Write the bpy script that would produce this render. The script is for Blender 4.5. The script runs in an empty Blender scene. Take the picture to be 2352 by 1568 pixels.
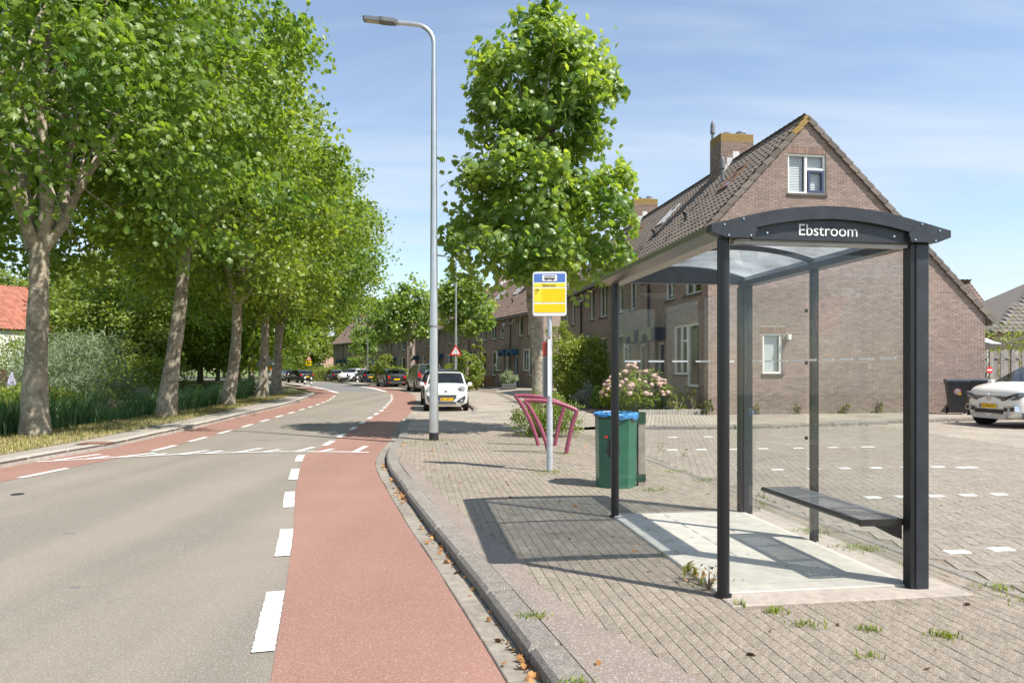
import bpy, bmesh, math, random
import numpy as np
from mathutils import Vector, Matrix
from mathutils.geometry import tessellate_polygon
R = math.radians
rnd = random.Random(7)
C = bpy.context.scene.collection
sc = bpy.context.scene

# ---------------------------------------------------------------- camera
cam = bpy.data.objects.new('camera', bpy.data.cameras.new('camera')); C.objects.link(cam)
cam.location = (0, 0, 1.5); cam.rotation_euler = (R(90), 0, 0)
cam.data.sensor_width = 36; cam.data.lens = 24.96
cam.data.shift_y = 62 / 2352
cam.data.clip_start = .05; cam.data.clip_end = 6000
sc.camera = cam

# ---------------------------------------------------------------- sky, sun, exposure
SUN_EL = 54.5
sdx, sdy = .848, -.53                       # horizontal direction towards the sun
world = bpy.data.worlds.new('World'); sc.world = world; world.use_nodes = True
wn = world.node_tree; wn.nodes.clear()
def wnode(t, **k):
    n = wn.nodes.new(t)
    for a, b in k.items(): setattr(n, a, b)
    return n
wout = wnode('ShaderNodeOutputWorld'); wbg = wnode('ShaderNodeBackground')
sky = wnode('ShaderNodeTexSky', sky_type='NISHITA', sun_disc=False)
sky.sun_elevation = R(SUN_EL); sky.sun_rotation = math.atan2(sdx, sdy)
sky.altitude = 0; sky.air_density = 1.0; sky.dust_density = .25; sky.ozone_density = .7
wbg.inputs['Strength'].default_value = .12
tc = wnode('ShaderNodeTexCoord'); sep = wnode('ShaderNodeSeparateXYZ')
wn.links.new(tc.outputs['Generated'], sep.inputs[0])
zc = wnode('ShaderNodeMath', operation='MAXIMUM'); wn.links.new(sep.outputs['Z'], zc.inputs[0]); zc.inputs[1].default_value = 0.0
za = wnode('ShaderNodeMath', operation='ADD'); wn.links.new(zc.outputs[0], za.inputs[0]); za.inputs[1].default_value = .18
dx = wnode('ShaderNodeMath', operation='DIVIDE'); dy = wnode('ShaderNodeMath', operation='DIVIDE')
wn.links.new(sep.outputs['X'], dx.inputs[0]); wn.links.new(za.outputs[0], dx.inputs[1])
wn.links.new(sep.outputs['Y'], dy.inputs[0]); wn.links.new(za.outputs[0], dy.inputs[1])
cmb = wnode('ShaderNodeCombineXYZ'); wn.links.new(dx.outputs[0], cmb.inputs[0]); wn.links.new(dy.outputs[0], cmb.inputs[1])
mp = wnode('ShaderNodeMapping'); mp.inputs['Rotation'].default_value = (0, 0, R(24)); mp.inputs['Scale'].default_value = (.45, 1.5, 1)
mp.inputs['Location'].default_value = (3.3, 1.2, 0)
wn.links.new(cmb.outputs[0], mp.inputs[0])
nz = wnode('ShaderNodeTexNoise'); nz.inputs['Scale'].default_value = 1.15; nz.inputs['Detail'].default_value = 7
nz.inputs['Roughness'].default_value = .56; nz.inputs['Distortion'].default_value = .6
wn.links.new(mp.outputs[0], nz.inputs['Vector'])
cr = wnode('ShaderNodeValToRGB'); cr.color_ramp.elements[0].position = .40; cr.color_ramp.elements[1].position = .70
cr.color_ramp.elements[0].color = (.14, .14, .14, 1); cr.color_ramp.elements[1].color = (.9, .9, .9, 1)
wn.links.new(nz.outputs['Fac'], cr.inputs[0])
mx = wnode('ShaderNodeMix', data_type='RGBA'); wn.links.new(cr.outputs[0], mx.inputs['Factor'])
mx.inputs['B'].default_value = (3.9, 4.4, 5.0, 1)
wn.links.new(sky.outputs[0], mx.inputs['A']); wn.links.new(mx.outputs['Result'], wbg.inputs['Color'])
wn.links.new(wbg.outputs[0], wout.inputs[0])

sun = bpy.data.objects.new('sun', bpy.data.lights.new('sun', 'SUN')); C.objects.link(sun)
sun.data.energy = 4.8; sun.data.angle = R(.53); sun.data.color = (1, .94, .86)
ce = math.cos(R(SUN_EL)); sv = Vector((sdx * ce, sdy * ce, math.sin(R(SUN_EL))))
sun.rotation_euler = sv.to_track_quat('Z', 'Y').to_euler(); sun.location = (30, -20, 40)

sc.view_settings.view_transform = 'Standard'; sc.view_settings.look = 'None'
sc.view_settings.gamma = 1; sc.view_settings.exposure = .76
sc.render.engine = 'CYCLES'
sc.cycles.max_bounces = 10; sc.cycles.transparent_max_bounces = 24
sc.cycles.glossy_bounces = 4; sc.cycles.diffuse_bounces = 3; sc.cycles.transmission_bounces = 6
sc.cycles.caustics_reflective = False; sc.cycles.caustics_refractive = False
sc.cycles.use_denoising = True; sc.cycles.sample_clamp_indirect = 6

# ---------------------------------------------------------------- materials
MT = {}
def mat(name, col, rough=.7, var=.12, scale=6, bump=0, bscale=40, metal=0, spec=.5, tint=0, col2=None, big=0, bigscale=.4, coat=0, speck=None, detail=4, bdist=.01, streak=0):
    """col is varied by noise; tint>0 multiplies by the per-face attribute 'tint' (0..1)."""
    if name in MT: return MT[name]
    m = bpy.data.materials.new(name); m.use_nodes = True; nt = m.node_tree; N = nt.nodes; L = nt.links
    b = N['Principled BSDF']; b.inputs['Roughness'].default_value = rough; b.inputs['Metallic'].default_value = metal
    b.inputs['Specular IOR Level'].default_value = spec; b.inputs['Coat Weight'].default_value = coat
    b.inputs['Coat Roughness'].default_value = .05
    tcn = N.new('ShaderNodeTexCoord'); vec = tcn.outputs['Object']
    def noise(s, d=detail):
        n = N.new('ShaderNodeTexNoise'); n.inputs['Scale'].default_value = s; n.inputs['Detail'].default_value = d
        n.inputs['Roughness'].default_value = .62; L.new(vec, n.inputs['Vector']); return n
    def mixc(fac, a, c, mode='MIX'):
        x = N.new('ShaderNodeMix'); x.data_type = 'RGBA'; x.blend_type = mode
        if hasattr(fac, 'node'): L.new(fac, x.inputs['Factor'])
        else: x.inputs['Factor'].default_value = fac
        for k, q in (('A', a), ('B', c)):
            if hasattr(q, 'node'): L.new(q, x.inputs[k])
            else: x.inputs[k].default_value = (*q, 1)
        return x.outputs['Result']
    def ramp(sock, p0, p1):
        r = N.new('ShaderNodeMapRange'); r.inputs['From Min'].default_value = p0; r.inputs['From Max'].default_value = p1
        L.new(sock, r.inputs['Value']); return r.outputs['Result']
    lo = tuple(c * (1 - var) for c in col); hi = tuple(min(1, c * (1 + var)) for c in (col2 or col))
    out = mixc(ramp(noise(scale).outputs['Fac'], .3, .7), lo, hi)
    if big:
        f = ramp(noise(bigscale, 3).outputs['Fac'], .3, .7)
        out = mixc(f, out, mixc(1.0, out, (1 - big,) * 3, 'MULTIPLY'))
    if streak:                                   # wheel tracks worn along the road
        mpn = N.new('ShaderNodeMapping'); mpn.inputs['Rotation'].default_value = (0, 0, R(-14)); mpn.inputs['Scale'].default_value = (1.1, .06, 1); L.new(vec, mpn.inputs[0])
        sn = N.new('ShaderNodeTexNoise'); sn.inputs['Scale'].default_value = 1.0; sn.inputs['Detail'].default_value = 3; L.new(mpn.outputs[0], sn.inputs['Vector'])
        out = mixc(ramp(sn.outputs['Fac'], .38, .62), out, mixc(1.0, out, (1 - streak,) * 3, 'MULTIPLY'))
    if speck:                                    # (scale, colour, threshold)
        vo = N.new('ShaderNodeTexVoronoi'); vo.inputs['Scale'].default_value = speck[0]; L.new(vec, vo.inputs['Vector'])
        f = ramp(N_sepr(N, L, vo.outputs['Color']), speck[2], 1)
        out = mixc(f, out, speck[1])
    if tint:
        at = N.new('ShaderNodeAttribute'); at.attribute_name = 'tint'
        r = N.new('ShaderNodeMapRange'); r.inputs['To Min'].default_value = 1 - tint; r.inputs['To Max'].default_value = 1 + tint
        L.new(at.outputs['Fac'], r.inputs['Value'])
        v = N.new('ShaderNodeVectorMath'); v.operation = 'SCALE'; L.new(out, v.inputs[0]); L.new(r.outputs['Result'], v.inputs['Scale'])
        out = v.outputs[0]
    L.new(out, b.inputs['Base Color'])
    if bump:
        bp = N.new('ShaderNodeBump'); bp.inputs['Strength'].default_value = bump; bp.inputs['Distance'].default_value = bdist
        L.new(noise(bscale, 5).outputs['Fac'], bp.inputs['Height']); L.new(bp.outputs[0], b.inputs['Normal'])
    MT[name] = m; return m
def N_sepr(N, L, sock):
    s = N.new('ShaderNodeSeparateColor'); L.new(sock, s.inputs[0]); return s.outputs[0]
def glass(name, tintc=(.93, .97, .96), ior=1.45, rough=0.0, haze=0.0, hazec=(.8, .85, .9), transl=False):
    m = bpy.data.materials.new(name); m.use_nodes = True; nt = m.node_tree; N = nt.nodes; L = nt.links
    N.remove(N['Principled BSDF']); out = N['Material Output']
    t = N.new('ShaderNodeBsdfTransparent'); t.inputs[0].default_value = (*tintc, 1)
    g = N.new('ShaderNodeBsdfGlossy'); g.inputs['Roughness'].default_value = rough
    lw = N.new('ShaderNodeLayerWeight'); lw.inputs['Blend'].default_value = .5      # Schlick reflectance, same from both sides
    pw = N.new('ShaderNodeMath'); pw.operation = 'POWER'; L.new(lw.outputs['Facing'], pw.inputs[0]); pw.inputs[1].default_value = 4.5
    f0 = ((ior - 1) / (ior + 1)) ** 2
    fr = N.new('ShaderNodeMapRange'); fr.inputs['To Min'].default_value = f0; fr.inputs['To Max'].default_value = 1; L.new(pw.outputs[0], fr.inputs['Value'])
    x = N.new('ShaderNodeMixShader'); L.new(fr.outputs[0], x.inputs[0]); L.new(t.outputs[0], x.inputs[1]); L.new(g.outputs[0], x.inputs[2])
    last = x.outputs[0]
    if haze:
        d = N.new('ShaderNodeBsdfTranslucent' if transl else 'ShaderNodeBsdfDiffuse'); d.inputs[0].default_value = (*hazec, 1)
        nn = N.new('ShaderNodeTexNoise'); nn.inputs['Scale'].default_value = 2.5; nn.inputs['Detail'].default_value = 6
        tcn = N.new('ShaderNodeTexCoord'); L.new(tcn.outputs['Object'], nn.inputs['Vector'])
        mr = N.new('ShaderNodeMapRange'); mr.inputs['From Min'].default_value = .35; mr.inputs['From Max'].default_value = .75
        mr.inputs['To Min'].default_value = haze * .3; mr.inputs['To Max'].default_value = haze; L.new(nn.outputs['Fac'], mr.inputs['Value'])
        y = N.new('ShaderNodeMixShader'); L.new(mr.outputs['Result'], y.inputs[0]); L.new(last, y.inputs[1]); L.new(d.outputs[0], y.inputs[2]); last = y.outputs[0]
    L.new(last, out.inputs['Surface']); MT[name] = m; return m
def leafmat(name, dark, light, trans=.35, tcol=None, rough=.5, spec=.35):
    m = bpy.data.materials.new(name); m.use_nodes = True; nt = m.node_tree; N = nt.nodes; L = nt.links
    b = N['Principled BSDF']; b.inputs['Roughness'].default_value = rough; b.inputs['Specular IOR Level'].default_value = spec
    at = N.new('ShaderNodeAttribute'); at.attribute_name = 'tint'
    x = N.new('ShaderNodeMix'); x.data_type = 'RGBA'; L.new(at.outputs['Fac'], x.inputs['Factor'])
    x.inputs['A'].default_value = (*dark, 1); x.inputs['B'].default_value = (*light, 1)
    L.new(x.outputs['Result'], b.inputs['Base Color'])
    tr = N.new('ShaderNodeBsdfTranslucent')
    sc2 = N.new('ShaderNodeMix'); sc2.data_type = 'RGBA'; sc2.blend_type = 'MULTIPLY'; sc2.inputs['Factor'].default_value = 1
    L.new(x.outputs['Result'], sc2.inputs['A']); sc2.inputs['B'].default_value = (*(tcol or (2.6, 2.3, .8)), 1)
    L.new(sc2.outputs['Result'], tr.inputs[0])
    ms = N.new('ShaderNodeMixShader'); ms.inputs[0].default_value = trans
    L.new(b.outputs[0], ms.inputs[1]); L.new(tr.outputs[0], ms.inputs[2]); L.new(ms.outputs[0], N['Material Output'].inputs['Surface'])
    MT[name] = m; return m

mat('asphalt', (.230, .202, .164), .9, .22, 140, .5, 260, big=.14, bigscale=.55, streak=.2, speck=(230, (.36, .335, .30), .78), bdist=.006)
mat('asphalt_dark', (.17, .17, .17), .9, .18, 120, .4, 220, big=.1)
mat('red_asphalt', (.270, .145, .111), .9, .14, 150, .4, 260, big=.12, bigscale=.8, streak=.1, speck=(190, (.40, .27, .22), .82), bdist=.005)
mat('path_asphalt', (.31, .275, .235), .92, .2, 30, .4, 120, big=.15)
mat('gutter', (.255, .228, .188), .9, .22, 14, .5, 130, big=.2, bigscale=2, tint=.12)
mat('kerb', (.205, .185, .160), .88, .2, 9, .45, 150, big=.16, bigscale=1.3, speck=(160, (.42, .40, .37), .8), tint=.14)
mat('kerb_pale', (.39, .365, .32), .88, .2, 9, .4, 150, big=.15, tint=.12)
mat('paver', (.222, .185, .142), .9, .16, 11, .5, 170, big=.15, bigscale=.7, tint=.13, speck=(200, (.47, .43, .38), .78))
mat('paver_court', (.235, .201, .160), .9, .16, 10, .5, 170, big=.12, bigscale=.6, tint=.12, speck=(200, (.45, .42, .38), .8))
mat('joint', (.20, .167, .125), .95, .3, 20, .4, 120, big=.2, bigscale=2)
mat('aggregate', (.235, .195, .165), .92, .25, 90, .7, 130, big=.2, bigscale=2, speck=(120, (.38, .33, .30), .78), bdist=.008)
mat('white_paint', (.74, .73, .70), .75, .12, 30, .2, 120, big=.2, bigscale=5, speck=(55, (.34, .31, .27), .84))
mat('concrete', (.52, .49, .43), .85, .12, 9, .15, 80, big=.18, bigscale=1.5)
mat('slab_edge', (.37, .325, .28), .9, .15, 14, .3, 110, big=.15, bigscale=2)
mat('soil', (.10, .075, .05), .95, .3, 12, .6, 40)
mat('dry_grass', (.40, .335, .19), .95, .3, 3, .6, 60, col2=(.25, .25, .10), big=.35, bigscale=.7)
mat('meadow', (.12, .16, .04), .95, .35, .6, .5, 20, big=.2, bigscale=.1)
mat('brick', (.315, .238, .206), .9, .13, 9, .3, 90, big=.2, bigscale=.35, tint=.20)
mat('brick_pale', (.27, .195, .155), .9, .14, 9, .3, 90, big=.12, bigscale=.5, tint=.28)
mat('mortar', (.345, .29, .25), .95, .15, 20, .2, 90)
mat('rowlock', (.26, .175, .14), .9, .13, 9, .3, 90, tint=.2)
mat('tile', (.150, .124, .103), .8, .2, 12, .25, 60, tint=.22, big=.15, bigscale=.5)
mat('tile_brown', (.185, .13, .105), .8, .2, 12, .25, 60, tint=.2, big=.12, bigscale=.5)
mat('tile_grey', (.16, .14, .12), .8, .2, 12, .25, 60, tint=.2)
mat('tile_red', (.34, .13, .085), .8, .2, 12, .25, 60, tint=.25)
mat('lichen', (.40, .24, .04), .95, .3, 14, .4, 70, col2=(.24, .17, .08))
mat('verge', (.155, .13, .11), .85, .2, 9, .25, 60, tint=.28)
mat('lead', (.55, .55, .54), .6, .12, 8, .1, 30)
mat('white_frame', (.80, .80, .78), .4, .05, 5)
mat('blue_frame', (.045, .06, .12), .4, .05, 5)
mat('sill', (.085, .07, .06), .7, .1, 10)
mat('blind', (.78, .79, .80), .8, .04, 3)
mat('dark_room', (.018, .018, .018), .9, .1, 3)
mat('curtain', (.5, .48, .44), .9, .1, 6)
mat('door_white', (.66, .66, .63), .45, .05, 5)
mat('door_dark', (.02, .025, .035), .35, .05, 5)
mat('canopy_navy', (.022, .028, .06), .4, .1, 5)
mat('canopy_olive_reflection', (.15, .16, .08), .6, .12, 5)  # olive reflection on the navy canopy's front, painted in as base colour
mat('canopy_blue', (.03, .10, .19), .5, .1, 5)
mat('black_pipe', (.02, .02, .022), .5, .1, 5)
mat('gutter_wood', (.19, .165, .14), .7, .15, 8)
mat('shelter_paint', (.032, .038, .047), .40, .25, 9, .08, 90, big=.35, bigscale=2.5)
mat('shelter_black', (.012, .013, .015), .32, .1, 6)
mat('bench_steel', (.24, .255, .27), .34, .1, 6, metal=.5)
mat('shelter_alu', (.30, .28, .25), .3, .1, 6, metal=.8)
mat('steel', (.62, .63, .64), .33, .1, 4, metal=.85, big=.1)
mat('galv', (.50, .53, .56), .5, .14, 7, metal=.35, big=.16, bigscale=9)
mat('lamp_grey', (.17, .18, .19), .45, .08, 5)
mat('lamp_lens', (.55, .47, .34), .3, .08, 20)
mat('pink_paint', (.27, .062, .105), .4, .1, 8, big=.15, bigscale=6)
mat('bin_green', (.014, .125, .074), .35, .12, 5, coat=.2, big=.2, bigscale=4)
mat('bin_green_dark', (.010, .055, .032), .45, .15, 5, big=.2, bigscale=3)
mat('bag_blue', (.05, .22, .50), .35, .12, 9, .3, 25)
mat('concrete_post', (.27, .24, .20), .95, .25, 10, .6, 60)
mat('sticker_red', (.6, .03, .03), .5, .1, 9); mat('sticker_black', (.02, .02, .022), .5, .1, 9)
mat('sign_yellow', (.86, .60, .0), .45, .03, 4); mat('sign_yellow_pale', (.88, .70, .035), .45, .03, 4)
mat('sign_blue', (.09, .19, .50), .45, .03, 4); mat('sign_white', (.80, .80, .80), .45, .03, 4)
mat('sign_text', (.05, .04, .02), .6, .03, 4); mat('sign_red', (.62, .02, .02), .4, .03, 4); mat('sign_back', (.24, .28, .31), .5, .12, 5)
mat('rust', (.36, .10, .03), .9, .3, 30); mat('panel_red', (.36, .05, .03), .5, .15, 9)
mat('bark', (.25, .21, .158), .92, .34, 4.5, .8, 22, col2=(.35, .305, .235), big=.25, bigscale=1.5, speck=(17, (.44, .41, .32), .80), bdist=.03)
mat('bark_dark', (.20, .17, .13), .92, .30, 4, .7, 22, bdist=.03)
mat('twig', (.20, .16, .11), .9, .2, 8)
mat('water', (.045, .055, .03), .06, .2, .6, .12, 3, spec=.6)
mat('rubber', (.017, .017, .018), .8, .1, 20); mat('rim', (.40, .41, .42), .35, .1, 5, metal=.7)
mat('car_trim', (.018, .018, .02), .5, .1, 9); mat('chrome', (.7, .7, .72), .12, .02, 3, metal=1)
mat('car_white', (.80, .80, .79), .3, .02, 2, coat=.6); mat('car_cream', (.78, .755, .70), .3, .02, 2, coat=.6)
mat('car_black', (.014, .015, .017), .25, .05, 2, coat=.8); mat('car_navy', (.018, .024, .05), .25, .05, 2, coat=.8)
mat('car_grey', (.20, .18, .165), .3, .05, 2, coat=.6, metal=.3); mat('car_silver', (.45, .46, .47), .3, .05, 2, coat=.6, metal=.4)
mat('car_grey_trim', (.06, .063, .066), .5, .05, 5)
mat('tail_red', (.5, .015, .012), .2, .1, 9, coat=.6); mat('lamp_clear', (.34, .37, .39), .12, .15, 9, coat=.6); mat('orange', (.8, .16, .01), .5, .1, 9)
mat('lens_dark', (.06, .07, .085), .1, .2, 9, coat=.8)
mat('plate_yellow', (.82, .50, .0), .5, .03, 4); mat('plate_blue', (.02, .07, .40), .5, .03, 4)
mat('wheelie', (.042, .043, .046), .55, .1, 6); mat('wheelie_lid', (.055, .065, .085), .45, .1, 6)
mat('wood_grey', (.25, .235, .215), .9, .25, 7, .5, 30, tint=.2); mat('wood_brown', (.21, .11, .06), .85, .2, 7, .3, 30, tint=.2); mat('wood_tan', (.22, .16, .10), .9, .2, 7, .4, 30, tint=.15)
mat('tarp', (.55, .57, .60), .7, .1, 4); mat('parasol', (.42, .38, .55), .8, .1, 5)
mat('plaster_white', (.75, .73, .69), .9, .06, 2); mat('pink_wall', (.55, .36, .29), .9, .1, 2)
mat('planter', (.10, .10, .105), .8, .2, 9)
mat('flower', (.40, .25, .235), .8, .3, 28, .8, 60, col2=(.48, .35, .29)); mat('dry_leaf', (.30, .145, .05), .85, .35, 9, tint=.4)
mat('iron_rust', (.19, .09, .055), .9, .2, 30)
mat('person_cloth', (.7, .7, .7), .8, .1, 6)
glass('shelter_glass', (.975, .985, .98), 1.40, 0, .006); glass('roof_glass', (.76, .79, .80), 1.4, .05, .27, (.80, .86, .90), transl=True)
glass('window_glass', (.85, .88, .88), 1.65); glass('car_glass', (.42, .47, .50), 1.75)
leafmat('leaf_plane', (.058, .128, .024), (.285, .355, .062), .48, (2.2, 2.1, .7), rough=.42, spec=.45)
leafmat('leaf_plane_deep', (.045, .112, .022), (.225, .31, .058), .46, (2.1, 2.1, .75), rough=.42, spec=.45)
leafmat('leaf_street', (.060, .145, .032), (.27, .36, .095), .46, rough=.38, spec=.55)
leafmat('leaf_far', (.085, .145, .032), (.24, .29, .065), .42)
leafmat('leaf_willow', (.12, .175, .10), (.27, .32, .20), .3, (1.8, 1.8, 1.0))
leafmat('leaf_conifer', (.085, .145, .02), (.27, .31, .05), .3)
leafmat('leaf_hydrangea', (.06, .125, .015), (.24, .28, .03), .35)
leafmat('leaf_reed', (.060, .15, .066), (.17, .26, .12), .35, (1.6, 1.7, .8))
leafmat('leaf_yellowish', (.085, .15, .025), (.24, .29, .06), .32)
leafmat('leaf_silver', (.14, .17, .15), (.30, .33, .28), .2, (1.4, 1.4, 1.1))
leafmat('leaf_grass', (.075, .125, .018), (.30, .27, .08), .3)
leafmat('leaf_straw', (.33, .275, .14), (.50, .43, .24), .25, (1.4, 1.3, .9))

# ---------------------------------------------------------------- mesh helpers
class MB:
    def __init__(s): s.v = []; s.f = []; s.t = []
    def add(s, vs, fs, tint=.5):
        o = len(s.v); s.v += [tuple(p) for p in vs]
        for q in fs: s.f.append(tuple(i + o for i in q)); s.t.append(tint)
        return s
    def box(s, x0, x1, y0, y1, z0, z1, tint=.5, M=None):
        p = [(x0, y0, z0), (x1, y0, z0), (x1, y1, z0), (x0, y1, z0), (x0, y0, z1), (x1, y0, z1), (x1, y1, z1), (x0, y1, z1)]
        if M is not None: p = [M(*q) for q in p]
        return s.add(p, [(3, 2, 1, 0), (4, 5, 6, 7), (0, 1, 5, 4), (1, 2, 6, 5), (2, 3, 7, 6), (3, 0, 4, 7)], tint)
    def cbox(s, x0, x1, y0, y1, z0, z1, c=.01, tint=.5, M=None):
        """box with a chamfered top edge, no bottom"""
        p = [(x0, y0, z0), (x1, y0, z0), (x1, y1, z0), (x0, y1, z0), (x0, y0, z1 - c), (x1, y0, z1 - c), (x1, y1, z1 - c), (x0, y1, z1 - c),
             (x0 + c, y0 + c, z1), (x1 - c, y0 + c, z1), (x1 - c, y1 - c, z1), (x0 + c, y1 - c, z1)]
        if M is not None: p = [M(*q) for q in p]
        return s.add(p, [(8, 9, 10, 11)] + [(i, (i + 1) % 4, 4 + (i + 1) % 4, 4 + i) for i in range(4)] + [(4 + i, 4 + (i + 1) % 4, 8 + (i + 1) % 4, 8 + i) for i in range(4)], tint)
    def prism(s, poly, c0, c1, M, tint=.5):
        """polygon (a,b) extruded from c0 to c1; M(a,b,c) -> xyz"""
        n = len(poly)
        p = [M(a, b, c0) for a, b in poly] + [M(a, b, c1) for a, b in poly]
        return s.add(p, [tuple(range(n))[::-1], tuple(range(n, 2 * n))] + [(i, (i + 1) % n, n + (i + 1) % n, n + i) for i in range(n)], tint)
    def tube(s, pts, r, n=8, tint=.5, cap=True):
        pts = [Vector(p) for p in pts]; m = len(pts)
        rs = r if isinstance(r, (list, tuple)) else [r] * m
        vs = []; up = None
        for i, p in enumerate(pts):
            d = (pts[min(i + 1, m - 1)] - pts[max(i - 1, 0)]).normalized()
            if up is None: up = Vector((0, 0, 1)) if abs(d.z) < .9 else Vector((1, 0, 0))
            x = d.cross(up).normalized(); up = x.cross(d).normalized()
            for k in range(n):
                a = 2 * math.pi * k / n; vs.append(p + (x * math.cos(a) + up * math.sin(a)) * rs[i])
        fs = [(i * n + k, i * n + (k + 1) % n, (i + 1) * n + (k + 1) % n, (i + 1) * n + k) for i in range(m - 1) for k in range(n)]
        if cap: fs += [tuple(range(n))[::-1], tuple(range((m - 1) * n, m * n))]
        return s.add(vs, fs, tint)
    def lathe(s, prof, c, n=16, tint=.5, axis='z'):
        vs = []
        for r, z in prof:
            for k in range(n):
                a = 2 * math.pi * k / n
                q = (r * math.cos(a), r * math.sin(a), z)
                if axis == 'y': q = (q[0], q[2], q[1])
                if axis == 'x': q = (q[2], q[0], q[1])
                vs.append((c[0] + q[0], c[1] + q[1], c[2] + q[2]))
        m = len(prof)
        fs = [(i * n + k, i * n + (k + 1) % n, (i + 1) * n + (k + 1) % n, (i + 1) * n + k) for i in range(m - 1) for k in range(n)]
        fs += [tuple(range(n))[::-1], tuple(range((m - 1) * n, m * n))]
        return s.add(vs, fs, tint)
    def build(s, name, m, parent=None, smooth=False, loc=None):
        me = bpy.data.meshes.new(name); me.from_pydata(s.v, [], s.f)
        a = me.attributes.new('tint', 'FLOAT', 'FACE'); a.data.foreach_set('value', s.t)
        if m: me.materials.append(MT[m])
        if smooth:
            me.polygons.foreach_set('use_smooth', [True] * len(me.polygons))
            try: me.set_sharp_from_angle(angle=R(40))
            except Exception: pass
        me.update()
        return link(name, me, parent, loc)
def link(name, me, parent=None, loc=None):
    o = bpy.data.objects.new(name, me); C.objects.link(o)
    if parent: o.parent = parent
    if loc: o.location = loc
    return o
def tag(o, label=None, cat=None, group=None, kind=None):
    if label: o['label'] = label
    if cat: o['category'] = cat
    if group: o['group'] = group
    if kind: o['kind'] = kind
    return o
def thing(name, label, cat, loc=(0, 0, 0), rz=0, group=None):
    o = bpy.data.objects.new(name, None); C.objects.link(o); o.location = loc; o.rotation_euler = (0, 0, rz); o.empty_display_size = .2
    return tag(o, label, cat, group)
def copy_tree(o, parent=None):
    c = o.copy(); C.objects.link(c); c.parent = parent
    for ch in list(o.children): copy_tree(ch, c)
    return c
def struct(name, mb, m, smooth=False): return tag(mb.build(name, m, None, smooth), kind='structure')
def sheet(name, poly, z, m, holes=(), parent=None):
    """flat polygon sheet"""
    mb = MB(); plate(mb, poly, holes, 0, lambda a, b, c: (a, b, z))
    o = mb.build(name, m, parent)
    if parent is None: o['kind'] = 'structure'
    return o
def plate(mb, outer, holes, t, M, tint=.5, sides=True):
    loops = [list(outer)] + [list(h) for h in holes]
    flat = [p for l in loops for p in l]
    tris = tessellate_polygon([[Vector((a, b, 0)) for a, b in l] for l in loops])
    fs = []
    for q in tris:
        (ax, ay), (bx, by), (cx, cy) = (flat[i] for i in q)
        fs.append(q if (bx - ax) * (cy - ay) - (by - ay) * (cx - ax) > 0 else q[::-1])
    mb.add([M(a, b, 0) for a, b in flat], fs, tint)
    if t and sides:
        for l in loops:
            n = len(l)
            mb.add([M(a, b, 0) for a, b in l] + [M(a, b, t) for a, b in l], [(i, (i + 1) % n, n + (i + 1) % n, n + i) for i in range(n)], tint)
def text(name, body, size, m, parent, mtx, depth=.001, align='CENTER', sx=1.0):
    cu = bpy.data.curves.new(name, 'FONT'); cu.body = body; cu.size = size; cu.align_x = align; cu.align_y = 'CENTER'; cu.extrude = depth
    t = bpy.data.objects.new(name, cu); C.objects.link(t)
    dg = bpy.context.evaluated_depsgraph_get(); me = bpy.data.meshes.new_from_object(t.evaluated_get(dg))
    bpy.data.objects.remove(t); me.transform(mtx @ Matrix.Diagonal((sx, 1, 1, 1))); me.materials.clear(); me.materials.append(MT[m])
    return link(name, me, parent)
def rect(a0, a1, b0, b1): return [(a0, b0), (a1, b0), (a1, b1), (a0, b1)]
def interp(pts):
    ys = [p[1] for p in pts]; xs = [p[0] for p in pts]
    return lambda y: float(np.interp(y, ys, xs))

# ---------------------------------------------------------------- foliage helpers
def leaf_shape(kind):
    if kind == 'lobed':      # plane / maple like, five lobes, folded along the midrib
        per = [(0, -.5), (.30, -.36), (.52, -.02), (.27, .02), (.36, .34), (.12, .20), (0, .56), (-.12, .20), (-.36, .34), (-.27, .02), (-.52, -.02), (-.30, -.36)]
        v = [(x, y, -.18 * abs(x) - .10 * y * y) for x, y in per] + [(0, 0, .04)]
        n = len(per); return np.array(v), np.array([(i, (i + 1) % n, n) for i in range(n)])
    if kind == 'star':       # cheaper lobed leaf
        per = [(0, -.5), (.46, -.12), (.24, .05), (.30, .36), (0, .52), (-.30, .36), (-.24, .05), (-.46, -.12)]
        v = [(x, y, -.2 * abs(x)) for x, y in per]
        return np.array(v), np.array([(0, 1, 2), (0, 2, 4), (2, 3, 4), (0, 4, 6), (4, 5, 6), (0, 6, 7)])
    if kind == 'oval':
        v = [(0, -.5, 0), (.22, -.1, -.05), (.14, .3, -.06), (0, .5, -.1), (-.14, .3, -.06), (-.22, -.1, -.05)]
        return np.array(v), np.array([(0, 1, 5), (1, 2, 5), (2, 4, 5), (2, 3, 4)])
    v = [(0, -.5, 0), (.07, -.05, 0), (0, .5, -.06), (-.07, -.05, 0)]     # narrow
    return np.array(v), np.array([(0, 1, 3), (1, 2, 3)])
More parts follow.
